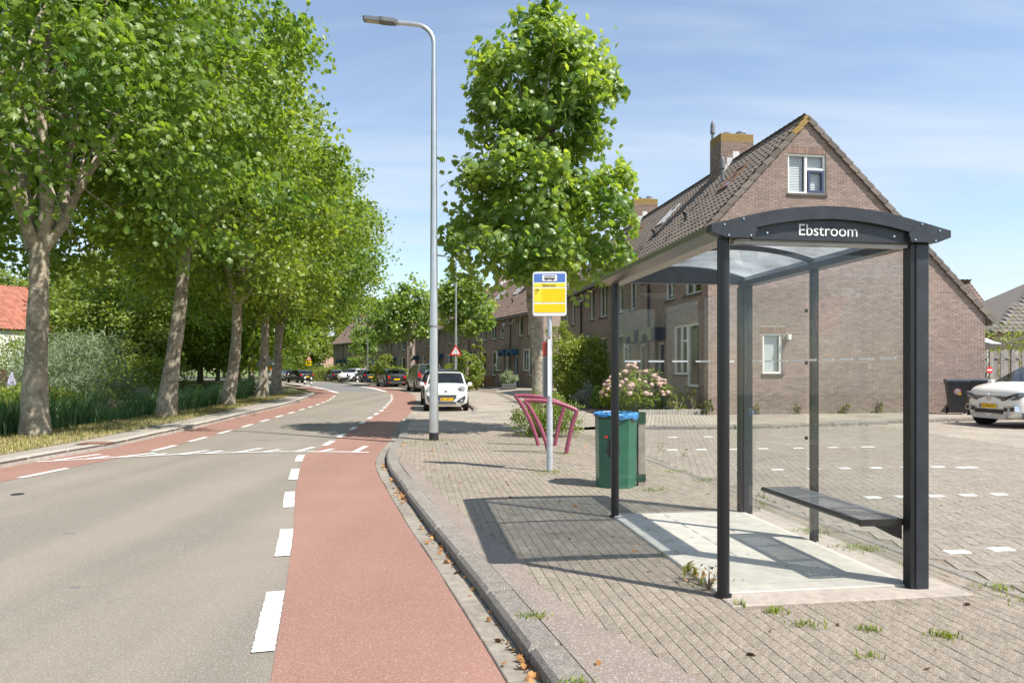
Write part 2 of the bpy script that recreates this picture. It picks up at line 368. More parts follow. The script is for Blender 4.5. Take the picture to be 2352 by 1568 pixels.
def leaf_mesh(name, pos, size, m, kind='star', seed=1, up=.35, tint=None, outward=None, hang=0.0):
    rs = np.random.RandomState(seed); n = len(pos); pos = np.asarray(pos, float)
    nrm = rs.normal(size=(n, 3)); nrm /= np.linalg.norm(nrm, axis=1)[:, None]
    nrm[:, 2] = np.abs(nrm[:, 2]) * (1 - up) + up
    if outward is not None: nrm += outward * .40
    nrm /= np.linalg.norm(nrm, axis=1)[:, None]
    t = rs.normal(size=(n, 3)); t[:, 2] -= hang
    t -= nrm * (t * nrm).sum(1)[:, None]; t /= np.linalg.norm(t, axis=1)[:, None]
    b = np.cross(t, nrm)
    V, F = leaf_shape(kind)
    sz = np.asarray(size) if np.ndim(size) else size * rs.uniform(.7, 1.25, n)
    P = pos[:, None, :] + sz[:, None, None] * (V[None, :, 0, None] * b[:, None, :] + V[None, :, 1, None] * t[:, None, :] + V[None, :, 2, None] * nrm[:, None, :])
    P = P.reshape(-1, 3); k = len(V)
    T = (F[None] + (np.arange(n) * k)[:, None, None]).reshape(-1, 3)
    if tint is None: tint = rs.uniform(0, 1, n)
    return tri_mesh(name, P, T, np.repeat(tint, len(F)), m)
def tri_mesh(name, P, T, tint, m):
    me = bpy.data.meshes.new(name); nv, nt = len(P), len(T)
    me.vertices.add(nv); me.vertices.foreach_set('co', P.astype(np.float32).ravel())
    me.loops.add(nt * 3); me.loops.foreach_set('vertex_index', T.astype(np.int32).ravel())
    me.polygons.add(nt); me.polygons.foreach_set('loop_start', np.arange(0, nt * 3, 3, dtype=np.int32))
    try: me.polygons.foreach_set('loop_total', np.full(nt, 3, dtype=np.int32))
    except Exception: pass
    a = me.attributes.new('tint', 'FLOAT', 'FACE'); a.data.foreach_set('value', np.clip(tint, 0, 1).astype(np.float32))
    me.materials.append(MT[m]); me.update(calc_edges=True); return me
def blades(name, base, h, w, m, seed=3, lean=.35, tint=None, stiff=False):
    """grass or reed blades: bent tapering strips of three quads' worth of triangles"""
    rs = np.random.RandomState(seed); n = len(base); base = np.asarray(base, float)
    hh = h * rs.uniform(.55, 1.15, n); a = rs.uniform(0, 6.283, n); ln = lean * rs.uniform(.2, 1.2, n) * hh
    d = np.stack([np.cos(a), np.sin(a), np.zeros(n)], 1); s = np.stack([-np.sin(a), np.cos(a), np.zeros(n)], 1) * w * .5
    z = np.array([0, 0, 1.]); P = []
    for k, (tt, ww) in enumerate(((0, 1), (.45, .9), (.8, .55))):
        c = base + z * (hh * tt)[:, None] + d * (ln * tt ** 2)[:, None]; P += [c - s * ww, c + s * ww]
    P.append(base + z * (hh * (.98 - .25 * lean))[:, None] + d * (ln * 1.25)[:, None])
    P = np.stack(P, 1).reshape(-1, 3)
    F = np.array([(0, 1, 3), (0, 3, 2), (2, 3, 5), (2, 5, 4), (4, 5, 6)])
    T = (F[None] + (np.arange(n) * 7)[:, None, None]).reshape(-1, 3)
    if tint is None: tint = rs.uniform(0, 1, n)
    return tri_mesh(name, P, T, np.repeat(tint, 5), m)
# ---------------------------------------------------------------- ground, road, pavements
def brickmat(name, c1, c2, mortar, w, h, rz=0, vertical=None, msize=.012, rough=.9, bump=.3):
    m = bpy.data.materials.new(name); m.use_nodes = True; nt = m.node_tree; N = nt.nodes; L = nt.links; b = N['Principled BSDF']
    b.inputs['Roughness'].default_value = rough
    tcn = N.new('ShaderNodeTexCoord'); vec = tcn.outputs['Object']
    if vertical:      # map wall axes to the brick plane
        s = N.new('ShaderNodeSeparateXYZ'); c = N.new('ShaderNodeCombineXYZ'); L.new(vec, s.inputs[0])
        L.new(s.outputs[vertical], c.inputs[0]); L.new(s.outputs['Z'], c.inputs[1]); vec = c.outputs[0]
    mp = N.new('ShaderNodeMapping'); mp.inputs['Rotation'].default_value = (0, 0, rz); L.new(vec, mp.inputs[0])
    t = N.new('ShaderNodeTexBrick'); t.inputs['Scale'].default_value = 1; t.inputs['Brick Width'].default_value = w; t.inputs['Row Height'].default_value = h
    t.inputs['Mortar Size'].default_value = msize; t.inputs['Color1'].default_value = (*c1, 1); t.inputs['Color2'].default_value = (*c2, 1); t.inputs['Mortar'].default_value = (*mortar, 1)
    L.new(mp.outputs[0], t.inputs['Vector'])
    n = N.new('ShaderNodeTexNoise'); n.inputs['Scale'].default_value = .8; n.inputs['Detail'].default_value = 8; L.new(tcn.outputs['Object'], n.inputs['Vector'])
    r = N.new('ShaderNodeMapRange'); r.inputs['From Min'].default_value = .3; r.inputs['From Max'].default_value = .7; r.inputs['To Min'].default_value = .8; r.inputs['To Max'].default_value = 1.15; L.new(n.outputs['Fac'], r.inputs['Value'])
    v = N.new('ShaderNodeVectorMath'); v.operation = 'SCALE'; L.new(t.outputs['Color'], v.inputs[0]); L.new(r.outputs['Result'], v.inputs['Scale']); L.new(v.outputs[0], b.inputs['Base Color'])
    bp = N.new('ShaderNodeBump'); bp.inputs['Strength'].default_value = bump; bp.inputs['Distance'].default_value = .005; bp.invert = True; L.new(t.outputs['Fac'], bp.inputs['Height']); L.new(bp.outputs[0], b.inputs['Normal'])
    MT[name] = m
brickmat('paving_far', (.30, .265, .22), (.36, .315, .265), (.19, .16, .12), .21, .105, R(102))
brickmat('wall_far', (.235, .155, .125), (.30, .20, .165), (.31, .27, .235), .21, .0625, 0, 'Y')
brickmat('wall_far_side', (.27, .185, .15), (.33, .225, .185), (.34, .29, .255), .21, .0625, 0, 'X')

Kp = [(1.75, -4), (.70, 1.5), (.21, 3.39), (.03, 4.05), (-.12, 4.6), (-.41, 5.62), (-.79, 6.91), (-1.27, 8.61), (-1.91, 10.97), (-2.15, 12.05), (-2.33, 13.3), (-2.55, 16), (-2.95, 19), (-3.25, 21.8)]
KLp = [(-8.0, -4), (-8.15, 8), (-8.2, 11.5), (-8.14, 13), (-8.04, 14.3), (-8.14, 15), (-8.5, 19.3), (-9.2, 26), (-9.8, 31.7), (-10.8, 37.4), (-12.2, 44.2)]
Kx = interp(Kp); KLx = interp(KLp)
RLp = [(.2, -4), (-.45, 1), (-1.12, 3.2), (-1.6, 5), (-2.15, 7), (-2.75, 9), (-3.35, 11.2), (-3.8, 13), (-3.9, 15), (-4.15, 18), (-4.5, 22), (-4.95, 27), (-5.45, 31), (-6.1, 36), (-7.1, 42), (-8.67, 48.9), (-10.92, 56.3), (-14.32, 65.7)]
LLp = [(-7.2, -4), (-7.2, 10), (-7.1, 11.5), (-6.95, 14), (-7.1, 16.4), (-7.4, 20), (-7.8, 24), (-8.2, 28), (-8.6, 31.5), (-9.1, 35), (-9.85, 39.1), (-11.42, 46.5), (-14.1, 54), (-17.2, 61.5)]
RLx = interp(RLp); LLx = interp(LLp)
def offs(pts, d):
    out = []
    for i, p in enumerate(pts):
        a = pts[max(i - 1, 0)]; b = pts[min(i + 1, len(pts) - 1)]; t = Vector((b[0] - a[0], b[1] - a[1])).normalized()
        out.append((p[0] + t.y * d, p[1] - t.x * d))
    return out                                  # positive d = to the right of the direction of travel
road_right = offs(Kp, -.17)[:-1] + [(-3.42, 21.9), (-3.6, 25), (-4.1, 30), (-4.7, 35), (-5.85, 42.5), (-7.4, 49.6), (-9.7, 57), (-13.1, 66.3), (-19, 78), (-27, 92), (-40, 112), (-70, 150), (-200, 260)]
road_left = KLp + [(-15, 52), (-18.5, 60), (-24, 71), (-32, 84), (-45, 102), (-75, 142), (-205, 252)]
NB = [(-11.0, -30), (-11.0, 5), (-11.2, 16), (-11.7, 27), (-13.7, 37), (-18, 50), (-24, 60), (-31, 71), (-39, 81), (-53, 95), (-85, 130), (-215, 240)]     # top of the near bank
FB = [(x - 10.5, y) if y < 40 else (x - 10.5, y + 2) for x, y in NB]
sheet('ground', [(1500, -30)] + [(1500, 1500), (-1500, 1500), (-1500, 1280)] + NB[::-1], -.16, 'meadow')
sheet('far_bank_ground', [(-1500, 1270)] + [(x, y) for x, y in FB[::-1]] + [(-1500, -30)], -.15, 'meadow')
mb = MB()
for side, line, sgn in ((0, NB, -1), (1, FB, 1)):
    low = [(x + sgn * 1.6, y) for x, y in line]
    mb.add([(x, y, -.16) for x, y in line] + [(x, y, -.95) for x, y in low], [(i, i + 1, len(line) + i + 1, len(line) + i) for i in range(len(line) - 1)])
struct('canal_bank', mb, 'soil')
sheet('canal_water', [(x - .6, y) for x, y in NB] + [(x + .6, y) for x, y in FB[::-1]], -.8, 'water')
road = sheet('road', road_right + road_left[::-1], -.10, 'asphalt')
inner = [p for p in RLp]
sheet('cycle_lane', offs(Kp, -.17)[:-1] + [(-3.42, 21.9), (-3.6, 25), (-4.1, 30), (-4.7, 35), (-5.85, 42.5), (-7.4, 49.6), (-9.7, 57), (-13.1, 66.3)] + RLp[::-1], -.096, 'red_asphalt', parent=road)
sheet('cycle_lane', LLp + ([(-18.5, 60), (-15, 52)] + KLp[::-1]), -.096, 'red_asphalt', parent=road)
sheet('hump_asphalt', [(-9.3, 51), (-10.8, 56), (-14.3, 65.5), (-20.5, 78), (-24, 74), (-17.4, 61.8), (-14.2, 54.2), (-12.4, 49.3)], -.0955, 'asphalt_dark', parent=road)
# painted markings, each its own sheet
def stripe(name, pts, w, z=-.0915, m='white_paint', rough_edge=0, seed=1):
    rg = random.Random(seed); l = []; r = []
    P = [Vector(p) for p in pts]
    if rough_edge:
        Q = []
        for a, b in zip(P[:-1], P[1:]):
            k = max(2, int((b - a).length / .014)); Q += [a.lerp(b, i / k) for i in range(k)]
        P = Q + [P[-1]]
    for i, p in enumerate(P):
        t = (P[min(i + 1, len(P) - 1)] - P[max(i - 1, 0)]).normalized(); n = Vector((t.y, -t.x))
        e = lambda: rg.uniform(-1, .6) * rough_edge
        l.append(p - n * (w / 2 + e())); r.append(p + n * (w / 2 + e()))
    mb = MB(); k = len(P)
    mb.add([(q.x, q.y, z) for q in l + r], [(i, k + i, k + i + 1, i + 1) for i in range(k - 1)])
    return mb.build(name, m, road)
for i, (a, b) in enumerate([(2.0, 3.0), (4.0, 5.08), (6.04, 7.05), (8.16, 9.19), (10.19, 11.3), (12.2, 13.05)]):
    stripe('lane_dash', [(RLx(y) - .07, y) for y in np.linspace(a, b, 4)], .128, rough_edge=.007, seed=i)
0 and stripe('lane_dash_ghost', [(RLx(y) + .022, y) for y in np.linspace(3.86, 5.0, 4)], .016, rough_edge=.008, seed=77)
for a in [14.72] + list(np.arange(16.45, 43, 2.0)): stripe('lane_dash', [(RLx(y) - .0, y) for y in np.linspace(a, a + .95, 4)], .13)
for a in [10.35, 13.75, 15.5] + list(np.arange(17.4, 41, 1.93)): stripe('lane_dash', [(LLx(y), y) for y in np.linspace(a, a + 1, 4)], .12)
stripe('edge_line', [p for p in RLp if p[1] > 47], .28); stripe('edge_line', [p for p in LLp if p[1] > 46], .28)
stripe('hump_line', [(-8.1, 12.12), (-7.06, 12.76), (-6.4, 13.08), (-5.79, 13.34), (-5, 13.52), (-4.27, 13.6), (-3.4, 13.6), (-2.72, 13.5)], .10, z=-.089)
for a, b in [((-7.95, 12.33), (-7.66, 13.21)), ((-7.49, 12.56), (-7.35, 12.95)), ((-7.06, 12.8), (-6.75, 13.45)), ((-6.68, 12.98), (-6.49, 13.32)), ((-6.2, 13.2), (-5.91, 13.81)), ((-5.76, 13.37), (-5.61, 13.78)), ((-5.22, 13.53), (-5, 14.19)), ((-4.74, 13.6), (-4.57, 13.98)), ((-4.14, 13.63), (-4.02, 14.41)), ((-3.67, 13.63), (-3.55, 14.1)), ((-3.01, 13.6), (-3.0, 14.6))]:
    stripe('hump_tooth', [a, b], .115, z=-.0905)
mc = MB(); mc.lathe([(.075, -.099), (.075, -.093)], (0, 0, 0), 20); mc.build('manhole_cover', 'car_trim', road, loc=(-6.29, 9.03, 0))
for x, y, s in ((-3.2, 5.2, .03), (-4.3, 6.9, .04), (-5.4, 7.3, .035), (-2.6, 8.7, .03), (-5.6, 15.9, .14), (-5.1, 16.1, .1)):   # tar patches
    mb = MB(); mb.lathe([(s, -.0985), (s, -.0975)], (0, 0, 0), 9); o = mb.build('tar_patch', 'asphalt_dark', road, loc=(x, y, 0)); o.scale = (1.6, .7, 1)

# kerbs: every stone a piece of its own
def along(pts, step):
    P = [Vector(p) for p in pts]; out = [P[0]]; need = step
    for a, b in zip(P[:-1], P[1:]):
        L = (b - a).length; t = need
        while t <= L: out.append(a.lerp(b, t / L)); t += step
        need = t - L
    return out
def kerb_line(name, pts, w, top, bot, m, step=1.0, seed=5, cham=.025, gap=.006, jit=.004, piece='kerb_stone'):
    rg = random.Random(seed); root = None; Q = along(pts, step)
    for a, b in zip(Q[:-1], Q[1:]):
        d = (b - a).normalized(); n = Vector((d.y, -d.x)); L = (b - a).length - gap; dz = rg.uniform(-jit, jit); sh = rg.uniform(-jit, jit)
        M = lambda x, y, z: tuple(Vector((*(a + d * y + n * (x + sh)), z)))
        mb = MB(); mb.cbox(0, w, 0, L, bot, top + dz, cham, rg.random(), M)
        if root is None: root = tag(mb.build(name, m), kind='structure')
        else: mb.build(piece, m, root)
    return root
kerb_line('kerb', Kp, .20, .008, -.12, 'kerb')
kerb_line('kerb_far_side', offs(KLp, 0), -.22, .008, -.12, 'kerb_pale', seed=6)
kerb_line('gutter', offs(Kp, -.17), .165, -.086, -.13, 'gutter', step=.6, seed=8, cham=.006)
bay = [(-3.25, 21.8), (-2.2, 22.6), (-1.35, 23.4), (-1.45, 27), (-2.0, 31), (-3.0, 37), (-4.9, 45), (-7.4, 54), (-11, 64.5), (-17, 76), (-25, 90)]
kerb_line('parking_bay_kerb', bay, .15, .006, -.12, 'kerb', seed=9)
bayroad = [(-3.42, 21.9), (-3.6, 25), (-4.1, 30), (-4.7, 35), (-5.85, 42.5), (-7.4, 49.6), (-9.7, 57), (-13.1, 66.3), (-19, 78), (-27, 92)]
sheet('parking_bay', bay + bayroad[::-1], -.104, 'paving_far')
for a, b in (((-3.9, 31.3), (-2.1, 31.6)), ((-4.6, 37.6), (-3.2, 38.1))): stripe('bay_line', [a, b], .1, z=-.099)
# left footpath and verge
gedge = [(-8.9, -4), (-8.9, 12.3), (-8.99, 15), (-9.24, 17.5), (-9.55, 20.3), (-10.5, 27.4), (-11.4, 34), (-12.9, 44.6)]
sheet('footpath', offs(KLp, -.21) + gedge[::-1], -.004, 'path_asphalt')
sheet('verge', gedge + [(-16.5, 53), (-20, 61), (-26, 72), (-34, 83), (-36, 81), (-31, 74), (-24, 62.8), (-17.8, 50.8)] + [(x + .2, y) for x, y in NB[4::-1]], .004, 'dry_grass')
mb = MB(); q = [(-9.0, 14.05), (-8.2, 14.2), (-8.25, 14.62), (-9.0, 14.5)]
plate(mb, [(-8.62, 13.95), (-8.06, 14.0), (-8.06, 14.42), (-8.62, 14.4)], (), 0, lambda a, b, c: (a, b, .014)); tag(mb.build('drain_cover', 'iron_rust'), kind='structure')
rs = np.random.RandomState(4)
def band(n, l, r, y0, y1, z, bias=1.0):
    y = y0 + (y1 - y0) * rs.uniform(0, 1, n) ** bias; t = rs.uniform(0, 1, n)
    lx = np.interp(y, [p[1] for p in l], [p[0] for p in l]); rx = np.interp(y, [p[1] for p in r], [p[0] for p in r])
    return np.stack([lx + (rx - lx) * t, y, np.full(n, z)], 1)
p = band(16000, [(x + .1, y) for x, y in NB], [(x + .05, y) for x, y in gedge], 11, 46, 0, 1.7)
tag(link('verge_grass', blades('verge_grass', p, .075, .011, 'leaf_straw', 11, .9)), 'short parched grass on the verge under the plane trees', 'grass', kind='stuff')
p = band(6000, [(x + .1, y) for x, y in NB], [(x + .05, y) for x, y in gedge], 11, 46, 0, 1.7)
tag(link('verge_grass', blades('verge_grass', p, .12, .012, 'leaf_grass', 12, .8)), 'green tufts among the parched verge grass', 'grass', kind='stuff')

# pavement under the shelter: bed sheet plus real pavers
SH0 = Vector((1.39, 4.67)); SHA = R(8.0)
def sh_local(x, y):
    d = Vector((x, y)) - SH0; return d.x * math.cos(SHA) + d.y * math.sin(SHA), -d.x * math.sin(SHA) + d.y * math.cos(SHA)
CKx = lambda y: 3.3 + (4.85 - y) * .154
far_front = [(1.0, 17.5), (2.5, 17.5), (5.65, 17.7), (8.2, 18.6), (11.7, 20.05), (30, 25)]
fx = [p[0] for p in far_front]; fy = [p[1] for p in far_front]
sidewalk = sheet('sidewalk', offs(Kp, .19) + bay[1:] + [(-16, 84), (8, 84), (3, 50), (.9, 25), (1.0, 17.5), (CKx(13.5), 13.5), (CKx(-4), -4)], -.0065, 'joint')
sheet('sidewalk_far', offs(bay, .15)[1:8] + [(-5, 58), (-1, 42), (.7, 25), (1.0, 17.5), (CKx(13.5) - .2, 17.0), (-2.7, 17.0), (-2.95, 19), (-2.95, 21.8)], -.0015, 'paving_far')
court = sheet('court', [(CKx(-4), -4), (CKx(13.5), 13.5), (1.0, 17.5)] + far_front + [(60, 40), (60, -4)], -.0085, 'joint')
sheet('court_far', [(9.5, 4), (9.5, 19.1), (11.7, 20.0), (30, 24.9), (60, 39), (60, 4)], -.0045, 'paving_far')
kerb_line('court_kerb', [(CKx(2.6), 2.6), (CKx(13.4), 13.4)], .11, .0, -.1, 'kerb', seed=12, cham=.008)
kerb_line('far_pavement_kerb', far_front[1:], .14, .10, -.08, 'kerb', seed=13)
fl = [(1.1, 17.6), (.86, 25), (-.6, 42), (-3, 70)]
sheet('far_pavement', [(2.5, 17.6)] + [(x, y + .1) for x, y in far_front[1:]] + [(60, 40), (60, 70)] + [(x + 1.4, y) for x, y in fl[::-1][:-1]], .092, 'paving_far')
mb = MB(); mb.add([(x, y, -.001) for x, y in fl] + [(x + 1.4, y, .092) for x, y in fl], [(i, 4 + i, 5 + i, 1 + i) for i in range(3)]); struct('pavement_ramp', mb, 'paving_far')
agg = interp([(.72, 2.5), (.50, 3.3), (.22, 4.1), (.14, 5.0), (.30, 5.8), (.16, 6.8), (.10, 9), (.06, 12)])
sheet('gravel_slab', [(Kx(y) + .192, y) for y in (2, 3, 3.6, 4.3, 5, 6, 7, 8.5, 10, 11.5)] + [(Kx(y) + .22 + agg(y) + .04 * math.sin(y * 9), y) for y in (11.5, 10, 8.5, 7, 6, 5, 4.3, 3.6, 3, 2)], .0025, 'aggregate')
UA = R(7.6); ud = Vector((-math.sin(UA), math.cos(UA))); vd = Vector((math.cos(UA), math.sin(UA)))
variants = {}
def paver_proto(m, k, l, w):
    if (m, k, l) not in variants:
        mb = MB(); mb.cbox(-l, l, -w, w, -.03, 0, .0025, k / 7)
        o = mb.build('paver', m); variants[(m, k, l)] = o.data; bpy.data.objects.remove(o)
    return variants[(m, k, l)]
pav = {'paver': [], 'paver_court': []}
pr = random.Random(21)
PW = .08
for iv in range(-70, 150):
    u = -2 + pr.uniform(0, .1); v = iv * PW
    while u < 18.5:
        l = .10 if (u < 9 and pr.random() < .8) else .20
        p = vd * v + ud * (u + l / 2); x, y = p.x, p.y; u += l
        if y < 2.9 or abs(x / y) > .76 or y > 17.4 or x > CKx(y) - .04: continue
        if x < Kx(y) + .22 + (agg(y) + .04 * math.sin(y * 9) - .04 if y < 11.5 else 0): continue
        if y > 13.5 and x > 1.0 + (17.5 - y) * .2: continue
        lx, ly = sh_local(x, y)
        if -.03 < lx < 1.67 and -.20 < ly < 2.71: continue
        pav['paver'].append((y, x, l / 2 - .0012, PW / 2 - .0012, math.pi / 2 + UA))
CB = R(-12); e1 = Vector((math.cos(CB), math.sin(CB))); e2 = Vector((-math.sin(CB), math.cos(CB))); CA = .103
for ix in range(-20, 125):
    for iy in range(20, 205):
        k = (ix - iy) % 4
        if k not in (0, 2): continue
        cxy = (ix + 1, iy + .5) if k == 0 else (ix + .5, iy)
        p = e1 * (cxy[0] * CA) + e2 * (cxy[1] * CA); x, y = p.x, p.y
        if y < 2.9 or x / y > .76 or x < CKx(y) + .14 or x > 9.7 or y > np.interp(x, fx, fy) - .04: continue
        pav['paver_court'].append((y, x, CA - .002, CA / 2 - .0014, CB + (0 if k == 0 else math.pi / 2)))
def patch(x, y): return .5 + .5 * math.sin(x * 1.7 + 3 * math.sin(y * .9)) * math.sin(y * 1.3 + x)
for key, root in (('paver', sidewalk), ('paver_court', court)):
    L = sorted(pav[key]); mb = MB()
    for i, (y, x, l, w, a) in enumerate(L):
        tn = min(1, max(0, pr.gauss(.5, .24) + .35 * (patch(x, y) - .5))); dz = pr.uniform(-.003, .0); a += pr.uniform(-.012, .012)
        if i < 300:
            o = link('paver', paver_proto(key, round(tn * 7), l, w), root, (x, y, dz)); o.rotation_euler = (pr.uniform(-.01, .01), pr.uniform(-.01, .01), a)
        else:
            ca, sa = math.cos(a), math.sin(a); tx, ty = pr.uniform(-.008, .008), pr.uniform(-.015, .015)
            mb.cbox(-l, l, -w, w, -.03, 0, .0025, tn, lambda p, q, r: (x + p * ca - q * sa, y + p * sa + q * ca, dz + r + p * tx + q * ty))
    tag(mb.build('paver_field', key, root), kind='stuff')
# white marker stones in the court
for i, (x, y, l) in enumerate([(3.64, 5.81, .2), (4.06, 5.9, .2), (4.2, 8.27, .18), (4.58, 8.32, .18), (4.98, 8.36, .18), (5.4, 8.42, .18), (5.81, 8.48, .18), (3.94, 10.55, .18), (3.4, 10.5, .18), (4.5, 10.62, .18), (5.0, 10.68, .18), (5.5, 10.74, .18), (6.0, 10.8, .18), (6.5, 10.86, .2), (6.9, 10.78, .34), (2.95, 13.1, .2), (3.5, 13.15, .2), (4.1, 13.2, .2), (4.7, 13.3, .2), (5.4, 13.4, .2), (6.1, 13.5, .2), (6.8, 13.6, .26), (13.2, 17.2, .5), (4.3, 15.6, .2), (3.5, 15.5, .2)]):
    mb = MB(); mb.cbox(-l / 2, l / 2, -.05, .05, -.03, .004, .004); o = mb.build('marker_stone', 'white_paint', court, loc=(x, y, .001)); o.rotation_euler = (0, 0, UA * .9)
# weeds and litter: uncountable
tuft = []
for cx, cy, r, n in [(1.3, 7.0, .05, 50), (1.24, 6.5, .05, 50), (1.30, 6.1, .05, 40), (1.33, 5.7, .06, 60), (1.42, 4.93, .07, 60), (3.45, 4.55, .13, 200), (3.3, 4.85, .06, 60), (3.05, 5.35, .05, 60), (2.88, 5.9, .10, 160), (2.75, 6.5, .10, 120), (1.62, 4.38, .04, 60), (1.45, 4.5, .03, 30), (2.05, 4.08, .035, 40), (2.42, 3.98, .05, 70), (.55, 10.2, .2, 100), (1.75, 8.75, .12, 80), (.62, 10.35, .08, 50), (.9, 12.5, .12, 90), (-1.5, 14.8, .25, 130), (-1.9, 14.2, .3, 100), (1.72, 4.15, .05, 40), (1.85, 3.7, .04, 30), (.12, 4.28, .05, 70), (.29, 3.35, .05, 60), (3.7, 4.6, .1, 70), (2.6, 9.5, .1, 60), (2.35, 10.3, .1, 60), (1.3, 14.9, .4, 60), (1.38, 9.0, .1, 40)]:
    for _ in range(n): tuft.append((pr.gauss(cx, r), pr.gauss(cy, r * .7), 0))
tag(link('pavement_weeds', blades('pavement_weeds', tuft, .036, .007, 'leaf_hydrangea', 31, .9)), 'grass and weeds growing out of the pavement joints', 'weeds', kind='stuff')
moss = []
for cx, cy, n in [(1.15, 4.6, 260), (.95, 4.9, 240), (1.25, 3.9, 200), (1.5, 4.1, 240), (.7, 5.6, 160), (.4, 6.5, 100), (1.9, 3.8, 200)]:
    for _ in range(n):
        t = pr.gauss(0, .45); k = round(pr.gauss(0, 1.3)); p = Vector((cx, cy)) + ud * t + vd * (k * PW + pr.gauss(0, .004)); vv = p.dot(vd); vv = (round(vv / PW - .5) + .5) * PW + pr.gauss(0, .004)
        p = ud * p.dot(ud) + vd * vv; 
        if sh_local(p.x, p.y)[0] < -.06 or sh_local(p.x, p.y)[1] < -.25: moss.append((p.x, p.y, -.012))
tag(link('joint_moss', blades('joint_moss', moss, .010, .006, 'leaf_hydrangea', 33, .9)), 'dry moss and seedlings filling the paver joints', 'moss', kind='stuff')
lp = []; lo = []
for _ in range(300):
    y = 2.8 + 9 * pr.random() ** 1.6
    if pr.random() > .30 + .7 * (math.sin(y * 2.3) > .2): continue
    lp.append((Kx(y) - abs(pr.gauss(0, .045)) - .012, y, -.088 + abs(pr.gauss(0, .018))))
for _ in range(50):
    y = 3.2 + 12 * pr.random(); x = Kx(y) + .2 + (CKx(y) - Kx(y)) * pr.random() ** 1.4; lx, ly = sh_local(x, y)
    if not (-.1 < lx < 1.5 and -.2 < ly < 2.6): lp.append((x, y, .008))
for _ in range(140): lp.append((pr.uniform(4, 13.5), 0, .008)); x = lp[-1][0]; lp[-1] = (x, np.interp(x, fx, fy) - abs(pr.gauss(0, .12)) - .03, .0)
tag(link('leaf_litter', leaf_mesh('leaf_litter', lp, np.array([pr.uniform(.022, .055) if q[1] < 12 else pr.uniform(.05, .1) for q in lp]), 'dry_leaf', 'lobed', 5, .55)), 'dry brown fallen leaves along the kerb and gutter', 'leaf litter', kind='stuff')
# ---------------------------------------------------------------- houses
HW, HD, HF, HR, RX, RZ = 5.22, 9.52, 5.72, 3.16, 3.27, 9.18     # pitch, depth, front wall, rear wall, ridge x, ridge z
FS = (RZ - HF) / RX; BS = (RZ - HR) / (HD - RX)
def Fm(a, b, c): return (c, a, b)            # facade: along, up, into the wall
def Gm(a, b, c): return (a, c, b)            # near gable: depth, up, into the wall
def courses(mb, ivf, z0, z1, M, r, bw=.21, ch=.0625, proud=.007, tmid=.5):
    """lay single bricks in stretcher bond inside the intervals ivf(z); returns the list of bricks"""
    out = []; k = 0; z = z0
    while z + ch <= z1 + .001:
        for a0, a1 in ivf(z + ch / 2):
            a = math.floor(a0 / .22) * .22 - (.11 if k % 2 else 0)
            while a < a1:
                p, q = max(a + .005, a0 + .004), min(a + .215, a1 - .004)
                if q - p > .03:
                    out.append((p, q, z + .005, z + ch - .005, min(1, max(0, r.gauss(tmid, .24)))))
                a += .22
        k += 1; z += ch
    for p, q, u, w, t in out:
        d = -proud - r.uniform(0, .003)
        P = [M(p, u, .01), M(q, u, .01), M(q, w, .01), M(p, w, .01), M(p, u, d), M(q, u, d), M(q, w, d), M(p, w, d)]
        mb.add(P, [(4, 5, 6, 7), (0, 1, 5, 4), (1, 2, 6, 5), (2, 3, 7, 6), (3, 0, 4, 7)], t)
    return out
def minus(iv, holes, z):
    for a0, a1, b0, b1 in holes:
        if b0 - .03 < z < b1 + .03:
            nx = []
            for p, q in iv:
                if q <= a0 or p >= a1: nx.append((p, q)); continue
                if p < a0: nx.append((p, a0))
                if q > a1: nx.append((a1, q))
            iv = nx
    return iv
WF = [.065]
